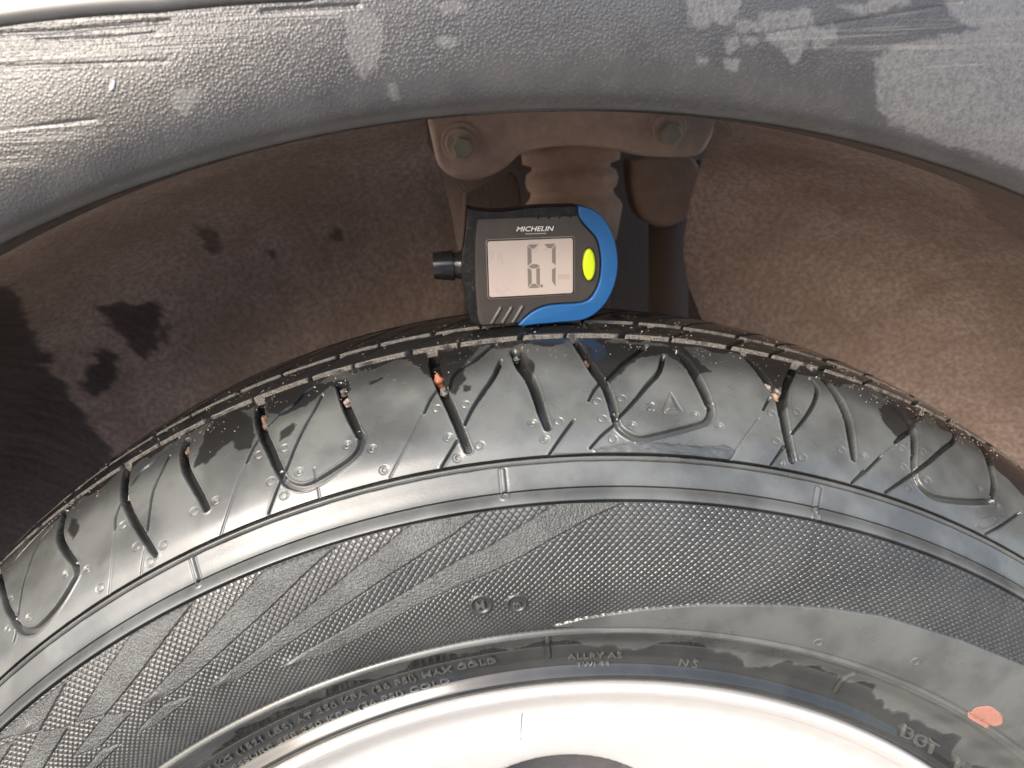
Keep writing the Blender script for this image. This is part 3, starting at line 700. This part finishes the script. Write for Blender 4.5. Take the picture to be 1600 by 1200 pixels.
# gouges at the upper left, a burr along the lip
for pts, w, d in [([(0, 52), (90, 48), (180, 40), (262, 33)], .0006, .0005), ([(60, 62), (150, 60), (240, 52)], .0005, .0003), ([(-10, 103), (120, 100), (260, 96)], .0003, .00025), ([(1200, 52), (1350, 30), (1500, 4)], .0003, .0003),
                  ([(410, 18), (470, 14), (560, 8)], .0006, .0004), ([(-10, 205), (70, 196), (150, 186)], .0004, .0003)]:
    P0 = [AR.hit(*p) for p in spline(pts, 4)]
    D = np.full(TA.shape, 9.)
    for (t0, v0), (t1, v1) in zip(P0[:-1], P0[1:]):
        ax_, ay = (TA - t0) * .39, VA - v0; bx, by = (t1 - t0) * .39, v1 - v0
        tq = np.clip((ax_ * bx + ay * by) / (bx * bx + by * by + 1e-18), 0, 1); D = np.minimum(D, np.hypot(ax_ - tq * bx, ay - tq * by))
    D = D + .0005 * (fbm(TA * 500, VA * 1500, 3) - .5)
    ha -= d * np.exp(-(D / w) ** 2); ma[..., 1] = np.maximum(ma[..., 1], .8 * np.exp(-((D - w) / w) ** 2))
ha += .00035 * np.exp(-((VA - AR.v_at(4)) / .0009) ** 2) * (fbm(TA * 500, VA * 900, 14, 4) - .3) * sstep(-.12, .05, TA)
ha += .0005 * (fbm(TA * 8, VA * 40, 33, 3) - .5)
# joint to the painted wing, seen only at the upper left
vj = [AR.hit(*p) for p in [(-30, 44), (0, 40), (250, 18), (480, 1)]]
jv = np.interp(ta, [p[0] for p in vj], [p[1] for p in vj]); jv = np.where(ta > vj[-1][0], vj[-1][1] + (ta - vj[-1][0]) * .03, jv)
dj = VA - jv[None, :]
ha -= .0035 * sstep(-.0003, .0005, dj)
gridobj('arch_cladding', AR.pt(TA, VA, ha), CLAD, car, {'mask': ma}, flip=True)
k_ = np.linspace(0, 1, 60)[:, None] ** 1.3; wv = jv[None, :] + .00035 + (AR.v[-1] - jv[None, :]) * k_
wh = -.0030 * np.exp(-(wv - jv[None, :] - .00035) / .0006) + .0006
gridobj('wing_panel', AR.pt(np.repeat(ta[None, :], 60, 0), wv, wh), M['paint'], car, flip=True)

# ---------------- liner
LN = Rev([(.006, .3712), (.030, .3745), (.070, .3760), (.110, .3750), (.150, .3690), (.180, .3560), (.200, .335), (.208, .305), (.210, .26), (.210, .20)], (.08, .24), AX, AZ)
def lin_piece(side):
    edge = [(668, 185), (672, 240), (690, 285), (705, 330), (716, 400), (724, 470), (728, 520)] if side < 0 else [(1114, 180), (1108, 230), (1088, 290), (1077, 330), (1070, 400), (1077, 450), (1094, 492), (1110, 530)]
    E_ = sorted([LN.hit(*p)[::-1] for p in edge]); ev_, et_ = [e[0] for e in E_], [e[1] for e in E_]
    vl_ = np.linspace(0, LN.v[-1], 230); n = 420; te = np.interp(vl_, ev_, et_)
    te = te + .004 * (fbm(vl_ * 60, vl_ * 0, 5) - .5)
    u = np.linspace(0, 1, n)[None, :]
    if side < 0: T_ = -1.15 + (te[:, None] + 1.15) * u
    else: T_ = te[:, None] + (1.15 - te[:, None]) * u
    V_ = np.repeat(vl_[:, None], n, 1); mk_ = np.zeros(T_.shape + (4,)); h_ = .0007 * (fbm(T_ * 120, V_ * 45, 2 + side, 4) - .5) + .004 * (fbm(T_ * 9, V_ * 12, 4, 3) - .5)
    h_ += .0035 * np.exp(-(np.abs(T_ - te[:, None]) * .35 / .006) ** 2)
    return T_, V_, mk_, h_
def mask_any(R, T_, V_, pts, soft, rough, seed, n=3, sc=.36):
    q = []
    for i in range(len(pts)):
        a0, b0 = np.array(pts[i], float), np.array(pts[(i + 1) % len(pts)], float)
        q += [tuple(a0 + (b0 - a0) * k / n) for k in range(n)]
    P = np.array([R.hit(*p) for p in q]); ins = np.zeros(T_.shape, bool); D = np.full(T_.shape, 9.); m = len(P)
    for i in range(m):
        (t0, v0), (t1, v1) = P[i], P[(i + 1) % m]
        if v0 != v1: ins ^= ((v0 > V_) != (v1 > V_)) & (T_ < (t1 - t0) * (V_ - v0) / (v1 - v0) + t0)
        ax_, ay = (T_ - t0) * sc, V_ - v0; bx, by = (t1 - t0) * sc, v1 - v0
        tq = np.clip((ax_ * bx + ay * by) / (bx * bx + by * by + 1e-18), 0, 1); D = np.minimum(D, np.hypot(ax_ - tq * bx, ay - tq * by))
    sd = np.where(ins, D, -D) + rough * (fbm(T_ * 90, V_ * 90, seed + 11, 5) - .5) * 2
    return sstep(-soft, soft, sd)
stains = [[(305, 350), (325, 352), (345, 375), (335, 392), (318, 388), (310, 372)], [(520, 358), (535, 358), (532, 376), (518, 376)],
          [(155, 488), (180, 470), (205, 478), (238, 470), (250, 500), (248, 540), (225, 560), (205, 548), (190, 520), (165, 510)],
          [(135, 585), (160, 550), (185, 560), (178, 600), (150, 618), (132, 605)], [(-40, 440), (20, 450), (60, 530), (70, 560), (100, 600), (130, 650), (170, 690), (190, 740), (60, 900), (-60, 900)],
          [(240, 520), (262, 512), (258, 535), (242, 540)], [(420, 395), (428, 396), (424, 406)], [(292, 540), (300, 545), (294, 552)]]
for side in (-1, 1):
    T_, V_, mk_, h_ = lin_piece(side)
    if side < 0:
        for i, s_ in enumerate(stains): mk_[..., 0] = np.maximum(mk_[..., 0], mask_any(LN, T_, V_, s_, .0022, .006, i) * (.8 if i in (0, 1, 5, 6) else 1.0))
    else: mk_[..., 0] = .45 * mask_any(LN, T_, V_, [(1500, 285), (1560, 300), (1640, 320), (1640, 420), (1590, 372), (1540, 335)], .003, .006, 3)
    o = gridobj('wheel_liner', LN.pt(T_, V_, h_), FELT, car, {'mask': mk_})
    sm = o.modifiers.new('thick', 'SOLIDIFY'); sm.thickness = .0022; sm.offset = 1
# far-side chassis wall and roof of the wheel house seen through the gap
def plate(name, px_pts, Y, thick, mat, parent, bev=.0015, dome=0.0, tilt=0.0):
    bm = bmesh.new(); P0 = [on_plane(x, y, Y) for x, y in spline(list(px_pts) + [px_pts[0]], 5)[:-1]]
    vs = [bm.verts.new(p) for p in P0]; fc_ = bm.faces.new(vs)
    bmesh.ops.recalc_face_normals(bm, faces=[fc_])
    if fc_.normal.y > 0: fc_.normal_flip()
    r_ = bmesh.ops.extrude_face_region(bm, geom=[fc_]); 
    for v_ in [g_ for g_ in r_['geom'] if isinstance(g_, bmesh.types.BMVert)]: v_.co.y -= 0; 
    for v_ in vs: v_.co.y += thick
    bm.normal_update(); bmesh.ops.recalc_face_normals(bm, faces=bm.faces)
    if bev:
        top = [e for e in bm.edges if all(abs(v_.co.y - Y) < 1e-6 for v_ in e.verts)]
        bmesh.ops.bevel(bm, geom=top, offset=bev, segments=4, profile=.5, affect='EDGES')
    o = bmobj(name, bm, mat, parent); o.data.set_sharp_from_angle(angle=math.radians(50)); return o
def boxw(bm, x0, x1, y0, y1, z0, z1):
    m = Matrix.Translation(((x0 + x1) / 2, (y0 + y1) / 2, (z0 + z1) / 2)) @ Matrix.Diagonal((x1 - x0, y1 - y0, z1 - z0, 1))
    bmesh.ops.create_cube(bm, size=1, matrix=m)
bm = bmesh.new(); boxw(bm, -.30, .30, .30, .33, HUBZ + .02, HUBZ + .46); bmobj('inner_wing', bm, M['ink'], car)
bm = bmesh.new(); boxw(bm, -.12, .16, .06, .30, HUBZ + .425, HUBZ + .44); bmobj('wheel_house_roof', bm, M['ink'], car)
mount = plate('mounting_plate', [(660, 150), (1130, 150), (1104, 232), (1090, 243), (1050, 246), (1000, 242), (955, 232), (900, 228), (850, 231), (815, 240), (790, 262), (765, 275), (735, 282), (706, 276), (684, 256), (676, 225)], .195, .012, M['tan'], car, .0035)
mount['label'] = 'dust covered steel mounting plate with two bolts'
def disc(name, px, py, Y, r, dep, mat, parent, seg=32, bev=.0008, ang=0):
    bm = bmesh.new(); c = on_plane(px, py, Y)
    bmesh.ops.create_cone(bm, cap_ends=True, segments=seg, radius1=r, radius2=r, depth=dep, matrix=Matrix.Translation((c[0], c[1] - dep / 2, c[2])) @ Matrix.Rotation(math.pi / 2, 4, 'X') @ Matrix.Rotation(ang, 4, 'Z'))
    ed = [e for e in bm.edges if all(v_.co.y < c[1] - dep + 1e-5 for v_ in e.verts)]
    bmesh.ops.bevel(bm, geom=ed, offset=bev, segments=3, profile=.5, affect='EDGES'); return bmobj(name, bm, mat, parent, smooth=False)
for (bx, by) in ((720, 226), (1042, 204)):
    disc('washer', bx, by - 4, .1951, .0098, .0015, M['tan'], mount, 40)
    disc('washer', bx, by - 1, .1937, .0078, .0020, M['tan'], mount, 40, .001)
    disc('bolt', bx + 3, by + 6, .1918, .0056, .0070, M['bolt'], mount, 6, .0009, .3)
# rubber bump stop and its flared seat
def lathe(name, prof, centre, mat, parent, seg=64, axis='Z', jit=0.0):
    bm = bmesh.new(); rings = []
    for r_, z_ in prof:
        rings.append([bm.verts.new((centre[0] + r_ * math.cos(2 * math.pi * k / seg) * (1 + jit * math.sin(5 * k)), centre[1] + r_ * math.sin(2 * math.pi * k / seg), centre[2] + z_)) for k in range(seg)])
    for A_, B_ in zip(rings[:-1], rings[1:]):
        for k in range(seg): bm.faces.new((A_[k], A_[(k + 1) % seg], B_[(k + 1) % seg], B_[k]))
    bm.faces.new(rings[0][::-1]); bm.faces.new(rings[-1]); return bmobj(name, bm, mat, parent)
c = on_plane(893, 290, .225)
bs = lathe('bump_stop', [(.024, -.030), (.0275, -.0115), (.0262, -.009), (.0235, -.006), (.0225, -.003), (.0245, -.001), (.0255, .003), (.0245, .007), (.0215, .009), (.0215, .011), (.0265, .0125), (.027, .020), (.018, .024)], (c[0], c[1], c[2]), M['tan2'], car, jit=.01)
plate('spring_cup', [(985, 250), (1040, 244), (1088, 250), (1095, 300), (1075, 340), (1035, 356), (1002, 338), (988, 295)], .225, .02, plain('brown_grime', (.30, .20, .14), .9, .0012, 160, .45, vscale=90), car, .003)
c = on_plane(893, 330, .232)
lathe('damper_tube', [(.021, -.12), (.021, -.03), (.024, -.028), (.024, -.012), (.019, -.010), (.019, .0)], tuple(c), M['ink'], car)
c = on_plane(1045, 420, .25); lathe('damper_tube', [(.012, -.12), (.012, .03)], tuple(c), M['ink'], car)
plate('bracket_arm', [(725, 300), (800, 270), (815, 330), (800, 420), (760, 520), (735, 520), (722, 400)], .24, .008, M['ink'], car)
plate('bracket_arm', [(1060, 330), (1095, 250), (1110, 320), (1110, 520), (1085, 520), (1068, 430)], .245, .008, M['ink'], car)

# ============================================================ THE GAUGE
GY = .0655
gc = on_plane(840, 415, GY)
gauge = thing('tread_depth_gauge', 'black and blue digital depth gauge with a yellow button, its screen reading 6.7 mm', 'gauge', tuple(gc))
def G(px, py, lift=0.0):
    p = on_plane(px, py, GY - lift); return p
def gcv(px, py):       # point on the gauge front plane (metres), no perspective change with lift
    return on_plane(px, py, GY)
def gsolid(name, pts, y0, y1, mat, parent, bev=0.0, seg=4, smooth=True, sp=0):
    """outline on the gauge front, extruded from depth y0 (front, towards us) to y1; front edge rounded"""
    q = [tuple(p) for p in (spline(pts + [pts[0]], sp)[:-1] if sp else pts)]
    bm = bmesh.new(); P0 = [gcv(*p) for p in q]; vs = [bm.verts.new((p[0], GY + y1, p[2])) for p in P0]; fb = bm.faces.new(vs)
    r_ = bmesh.ops.extrude_face_region(bm, geom=[fb]); nv = [g_ for g_ in r_['geom'] if isinstance(g_, bmesh.types.BMVert)]
    for v_ in nv: v_.co.y = GY + y0
    bmesh.ops.recalc_face_normals(bm, faces=bm.faces)
    if bev:
        ed = [e for e in bm.edges if all(abs(v_.co.y - (GY + y0)) < 1e-6 for v_ in e.verts)]
        bmesh.ops.bevel(bm, geom=ed, offset=bev, segments=seg, profile=.5, affect='EDGES', clamp_overlap=True)
    o = bmobj(name, bm, mat, parent, smooth=False)
    if smooth:
        o.data.polygons.foreach_set('use_smooth', [True] * len(o.data.polygons)); o.data.set_sharp_from_angle(angle=math.radians(35))
    return o
outline = [(729, 324), (745, 328), (779, 330), (830, 324), (880, 322), (904, 322), (928, 329), (945, 346), (958, 372), (963, 409), (956, 449), (938, 482), (911, 498), (872, 502), (809, 507), (770, 509), (747, 511), (736, 503), (729, 477), (724, 450), (722, 443), (721, 397), (723, 388), (727, 355)]
body = gsolid('body', outline, .0012, .017, M['gblack'], gauge, .0014, 5, sp=4)
face = [(746, 342), (820, 339), (894, 337), (903, 337), (907, 345), (918, 358), (931, 373), (937, 396), (938, 417), (934, 443), (922, 464), (911, 471), (872, 474), (851, 477), (834, 484), (820, 495), (811, 504), (770, 507), (751, 507), (745, 475), (742, 417), (743, 364)]
gsolid('face_plate', face, 0.0, .003, M['gface'], gauge, .0005, 3, sp=4)
blue = [(903, 321), (914, 323), (929, 329), (945, 344), (957, 366), (964, 395), (964, 425), (957, 452), (945, 474), (930, 489), (911, 499), (872, 503), (840, 506), (810, 508), (821, 495.5), (835, 485), (852, 478), (872, 475.3), (911, 472), (923, 465), (935, 443.5), (939.2, 417), (938.2, 396), (932.5, 372.5), (919.5, 357), (908.5, 344.5), (904.2, 336)]
gsolid('bumper', blue, -.0011, .0172, M['gblue'], gauge, .0013, 5, sp=3)
gsolid('bumper_notch', [(960, 392), (963, 392), (965.5, 402), (965.5, 418), (963, 428), (960, 428), (957.5, 410)], -.0004, .010, plain('gauge_blue_dark', (.008, .05, .15), .5), gauge, .0004, 2)
def rrect(c4, r, n=5):
    out = []
    for i in range(4):
        p, a_, b_ = [np.array(x, float) for x in (c4[i], c4[i - 1], c4[(i + 1) % 4])]
        u = (a_ - p) / np.linalg.norm(a_ - p) * r; w = (b_ - p) / np.linalg.norm(b_ - p) * r
        for k in range(n + 1):
            t_ = k / n; out.append(tuple(p + u * (1 - t_) ** 2 + w * t_ ** 2))
    return out
gsolid('screen_bezel', rrect([(758.5, 374), (898.5, 368.5), (898.5, 460), (762, 468)], 6), -.0003, .001, M['rimline'], gauge, .0002, 2)
gsolid('screen_gasket', rrect([(759.8, 375.2), (897, 370), (897, 459), (763, 466.6)], 5), -.0005, .001, M['gblack'], gauge, .0001, 2)
screen = gsolid('screen', rrect([(761.5, 376.8), (895.3, 371.5), (895.3, 457.6), (764.5, 464.8)], 4.5), -.0007, .001, M['lcd'], gauge, .0003, 3)
gsolid('button', [(920 + 10 * math.cos(a_), 413 + 25 * math.sin(a_)) for a_ in np.linspace(0, 2 * math.pi, 40, endpoint=False)], -.0016, .001, M['yellow'], gauge, .0014, 5)
gsolid('button_gasket', [(920 + 11 * math.cos(a_), 413 + 26.4 * math.sin(a_)) for a_ in np.linspace(0, 2 * math.pi, 40, endpoint=False)], -.0002, .001, M['gblack'], gauge, .0001, 1)
def zc(x, y): return (660 + x / 4.706, 290 + y / 4.706)
for x, y in ((850, 235), (930, 232), (1005, 230), (1085, 226)):
    gsolid('notch_pip', [(zc(x, y)[0] + 2.2 * math.cos(a_), zc(x, y)[1] + 2.9 * math.sin(a_)) for a_ in np.linspace(0, 2 * math.pi, 14, endpoint=False)], -.0003, .002, M['gblack'], gauge, .0002, 2)
for (x0, y0), (x1, y1) in (((575, 897), (505, 1018)), ((655, 893), (585, 1012)), ((735, 886), (662, 1008))):
    a0, b0 = np.array(zc(x0, y0)), np.array(zc(x1, y1)); d_ = (b0 - a0) / np.linalg.norm(b0 - a0); n_ = np.array([-d_[1], d_[0]]) * 2.6
    gsolid('grip_ridge', [tuple(a0 + n_), tuple(a0 - d_ * 2.4), tuple(a0 - n_), tuple(b0 - n_), tuple(b0 + n_)], -.0009, .001, plain('ridge_plastic', (.11, .11, .11), .35), gauge, .0006, 4)
# probe tube at the left end
def tube_x(name, pts, mat):
    """pts: list of (pixel x, radius m) along the probe axis"""
    bm = bmesh.new(); rings = []; seg = 48
    ctr = lambda x: gcv(x, 419.5 - (x - 700) * .02)
    for x, r_ in pts:
        p = ctr(x); rings.append([bm.verts.new((p[0], GY + .0085 + r_ * math.cos(2 * math.pi * k / seg), p[2] + r_ * math.sin(2 * math.pi * k / seg))) for k in range(seg)])
    for A_, B_ in zip(rings[:-1], rings[1:]):
        for k in range(seg): bm.faces.new((A_[k], B_[k], B_[(k + 1) % seg], A_[(k + 1) % seg]))
    bm.faces.new(rings[0]); bm.faces.new(rings[-1][::-1]); bmesh.ops.recalc_face_normals(bm, faces=bm.faces); o = bmobj(name, bm, mat, gauge)
    o.data.set_sharp_from_angle(angle=math.radians(40)); return o
gl = plain('gauge_gloss_plastic', (.02, .02, .02), .22, spec=.6)
tube_x('probe_cap', [(678, .0030), (676.2, .0042), (676.5, .0049), (683, .0051), (706, .0056), (708.5, .0055), (709.5, .0050)], gl)
tube_x('probe_neck', [(709, .0048), (718, .0050), (724, .0056), (733, .0062), (742, .0062)], gl)
# print and display
def quad_text(body, p0, px_w, mat, name, lift, shear=0., bold=0., px_h=None, ang=-.045, parent=None):
    co, fc = text_mesh(body, 1.0, 0.0, bold, shear, 1.0); w = co[:, 0].max() - co[:, 0].min(); hgt = co[:, 1].max() - co[:, 1].min()
    sx = px_w / w; sy = (px_h / hgt) if px_h else sx; bm = bmesh.new(); x = (co[:, 0] - co[:, 0].min()) * sx; y = (co[:, 1] - co[:, 1].min()) * sy
    X_ = p0[0] + x * math.cos(ang) + y * math.sin(ang) * 0; Y_ = p0[1] + x * math.sin(ang) - y
    vs = []
    for a_, b_ in zip(X_, Y_):
        p = gcv(a_, b_); vs.append(bm.verts.new((p[0], GY - lift, p[2])))
    for c_ in fc:
        try: bm.faces.new([vs[k_] for k_ in c_])
        except ValueError: pass
    r_ = bmesh.ops.extrude_face_region(bm, geom=list(bm.faces))
    for g_ in r_['geom']:
        if isinstance(g_, bmesh.types.BMVert): g_.co.y -= .00004
    return bmobj(name, bm, mat, parent or gauge, smooth=False)
quad_text('MICHELIN', zc(690, 338), 59, M['white'], 'lettering', .00002, .25, .008, 7.6, -.02)
gsolid('lettering_line', [zc(755, 352), zc(910, 348), zc(910, 355), zc(755, 359)], -.00006, .0001, plain('grey_print', (.35, .33, .31), .5), gauge)
def seg_poly(pts, mat='seg', name='digit_segment'): gsolid(name, [zc(*p) for p in pts], -.00078, -.0003, M[mat], screen, smooth=False)
# digit 6
seg_poly([(772, 432), (852, 430), (820, 462), (802, 463)]); seg_poly([(770, 440), (800, 468), (802, 565), (772, 588)])
seg_poly([(778, 595), (805, 577), (838, 574), (862, 590), (838, 606), (805, 608)]); seg_poly([(772, 602), (801, 618), (803, 712), (775, 745)])
seg_poly([(836, 612), (862, 600), (862, 745), (837, 715)]); seg_poly([(778, 752), (806, 719), (832, 719), (860, 748)]); seg_poly([(867, 725), (884, 725), (884, 746), (867, 746)])
# digit 7
seg_poly([(893, 428), (976, 424), (950, 458), (922, 459)]); seg_poly([(978, 432), (978, 582), (951, 562), (951, 466)]); seg_poly([(978, 598), (977, 738), (951, 700), (951, 615)])
quad_text('mm', zc(998, 688), 17, M['segf'], 'unit_lettering', .00079, 0, .01, 8, -.03, screen)

# ============================================================ loose things
def pebble(px, py, w, h, mat, label, ang=0., lift=.0006, surf=TY):
    t_, v_ = TY.hit(px, py); base = TY.pt(np.array(t_), np.array(v_), -.0018)
    hloc = -.0022
    base = TY.pt(np.array(t_), np.array(v_), hloc); bm = bmesh.new(); bmesh.ops.create_icosphere(bm, subdivisions=4, radius=1)
    sd = random.random() * 50
    for v in bm.verts:
        p = v.co.copy(); n_ = 1 + .12 * math.sin(p.x * 3.1 + sd) * math.cos(p.y * 2.7 + sd) + .12 * math.sin(p.z * 6 + sd * 2) + .07 * math.sin(p.x * 11 + p.z * 9 + sd) + .05 * math.sin(p.x * 23 + p.y * 17 + sd) * math.sin(p.z * 19)
        p *= n_; v.co = Vector((p.x * w / 2, p.y * .0018, p.z * h / 2))
    bmesh.ops.rotate(bm, verts=bm.verts, matrix=Matrix.Rotation(ang, 3, 'Y'))
    bm2 = bm; me = bpy.data.meshes.new('pebble'); bm2.to_mesh(me); bm2.free(); me.materials.append(mat)
    me.polygons.foreach_set('use_smooth', [True] * len(me.polygons))
    o = bpy.data.objects.new('pebble', me); C.objects.link(o); o.location = tuple(base); o.rotation_euler = (0, t_ * .0, 0)
    tag(o, label, 'pebble', 'pebbles lodged in the tyre grooves'); return o
st_o = plain('orange_stone', (.30, .11, .06), .6, .0004, 900, .35, vscale=500); st_t = plain('tan_stone', (.42, .24, .15), .6, .0004, 900, .3, vscale=500)
st_g = plain('grey_stone', (.12, .115, .10), .5, .0003, 900, .3, vscale=500); st_b = plain('brown_stone', (.15, .085, .06), .6, .0004, 900, .4, vscale=500); st_p = plain('pale_stone', (.30, .24, .20), .6, .0003, 900, .3, vscale=500)
pebble(684, 588, .0036, .0052, st_o, 'orange brown stone wedged in the wide groove left of the gauge', -.25)
pebble(693, 607, .0030, .0036, st_g, 'dark grey grit lump just below the orange brown stone in the same groove', -.3)
pebble(1213, 616, .0038, .0030, st_t, 'bright tan stone where the forked grooves meet at the right', .5)
pebble(1203, 600, .0026, .0034, st_p, 'pale cream chip just above the bright tan stone in the forked groove', -.6)
pebble(412, 655, .0030, .0060, st_b, 'long rusty brown stone filling the top of the curved groove at the left', -.15)
pebble(535, 606, .0028, .0034, st_g, 'grey stone at the very top of the groove above the pair of dimples', 0)
pebble(540, 622, .0026, .0034, st_p, 'pinkish white stone below the grey stone above the pair of dimples', -.2)
pebble(291, 700, .0028, .0040, st_b, 'brown stone at the top of the short straight groove far left', -.1)
pebble(198, 771, .0018, .0020, st_p, 'small pale stone halfway down the hooked groove near the left edge', 0)
pebble(1057, 553, .0028, .0024, st_g, 'flat grey stone at the top of the groove right of the arrow mark', .3)
pebble(806, 554, .0026, .0026, st_g, 'flat grey stone at the top of the groove under the gauge bumper', 0)
pebble(917, 562, .0022, .0028, st_b, 'small brown stone in the narrow groove just right of the gauge', -.4)

# fine sand scattered over the crown and shoulder edge
gm = NT('sand_grains'); gm.set(base=gm.mix(gm.ramp(gm.noise(400, 2), .35, .65), (.34, .24, .17), (.46, .42, .37)), rough=.7); SAND = gm.m
N = 850; tet = np.array([(1, 1, 1), (1, -1, -1), (-1, 1, -1), (-1, -1, 1)], float) / 1.7
tv = rng.uniform(-.60, .60, N * 4); vvs = np.where(rng.random(N * 4) < .72, rng.uniform(G1a - .006, G2b + .01, N * 4), G1a - .006 - np.abs(rng.normal(0, .006, N * 4)))
den = vnoise(tv * 30, vvs * 150, 99); keep = (rng.random(N * 4) < den ** 2) & ~((vvs > G1a) & (vvs < G1b)) & ~((vvs > G2a) & (vvs < G2b)); tv, vvs = tv[keep][:N], vvs[keep][:N]
base = TY.pt(tv, vvs, .00006); sz = .00009 + .00016 * rng.random(len(tv)) ** 3
Rm = np.linalg.qr(rng.normal(size=(len(tv), 3, 3)))[0]
Pg = base[:, None, :] + np.einsum('kij,vj->kvi', Rm, tet) * sz[:, None, None] * 1.6
fcs = np.array([(0, 1, 2), (0, 2, 3), (0, 3, 1), (1, 3, 2)]); F_ = (np.arange(len(tv))[:, None, None] * 4 + fcs[None]).reshape(-1, 3)
me = bpy.data.meshes.new('sand'); me.from_pydata(Pg.reshape(-1, 3).tolist(), [], F_.tolist()); me.materials.append(SAND)
so = bpy.data.objects.new('sand', me); C.objects.link(so); tag(so, 'fine pale sand grains scattered over the wet tyre crown', 'sand', kind='stuff')
# a pale crumb stuck to the cladding
t_, v_ = AR.hit(177, 134); c = AR.pt(np.array(t_), np.array(v_), .0003); bm = bmesh.new(); bmesh.ops.create_icosphere(bm, subdivisions=2, radius=1)
for v in bm.verts:
    p = v.co; k_ = 1 + .3 * math.sin(p.x * 5 + p.z * 3); v.co = Vector((p.x * .00065 * k_ + p.z * .0006, p.y * .0004, p.z * .0013 * k_))
o = bmobj('dirt_crumb', bm, M['white'], None); o.location = tuple(c); tag(o, 'tiny white crumb stuck on the grained cladding at the upper left', 'crumb')

# ============================================================ ground
gm = NT('concrete'); base = gm.mix(gm.ramp(gm.noise(6, 6, .6), .3, .7), (.22, .205, .185), (.33, .31, .28))
gm.set(base=base, rough=.9, normal=gm.bump(gm.noise(90, 4), .002, .6))
bm = bmesh.new(); bmesh.ops.create_grid(bm, x_segments=8, y_segments=8, size=150); gr = bmobj('ground', bm, gm.m, None); tag(gr, kind='structure')

# ============================================================ unseen building, added only to be mirrored in the cladding and the wet rubber
reflection_house = thing('reflection_house', 'low grey building with a blue door, added behind the camera only for reflections', 'reflection_house', (2, -14, 0))
hm = plain('grey_render', (.20, .195, .19), .9, .002, 60, .2, vscale=2); bmh = bmesh.new(); boxw(bmh, HX0, 14, -20, -14, 0, HZ); bmobj('wall', bmh, hm, reflection_house, smooth=False)
bmh = bmesh.new(); boxw(bmh, HX0 - .3, 14.3, -20.3, -13.7, HZ, HZ + .25); bmobj('roof', bmh, M['ink'], reflection_house, smooth=False)
bmh = bmesh.new(); boxw(bmh, DX0, DX1, -14.03, -13.97, 0, DZ); bmobj('reflection_door', bmh, plain('blue_door', (.04, .12, .42), .4, .001, 20), reflection_house, smooth=False)  # blue panel added to tint the mirrored view

bl = lathe('reflection_barrel', [(.15, 0), (.165, .02), (.165, .25), (.172, .26), (.172, .28), (.165, .29), (.165, .56), (.172, .57), (.172, .59), (.165, .60), (.160, .83), (.150, .85)], (-.30, -1.20, 0), plain('blue_plastic', (.05, .17, .60), .4, .0004, 60), None)  # unseen drum added only to mirror blue into the cladding
tag(bl, 'made-up blue plastic drum behind the camera, added only for a blue sheen in the cladding', 'reflection_barrel')
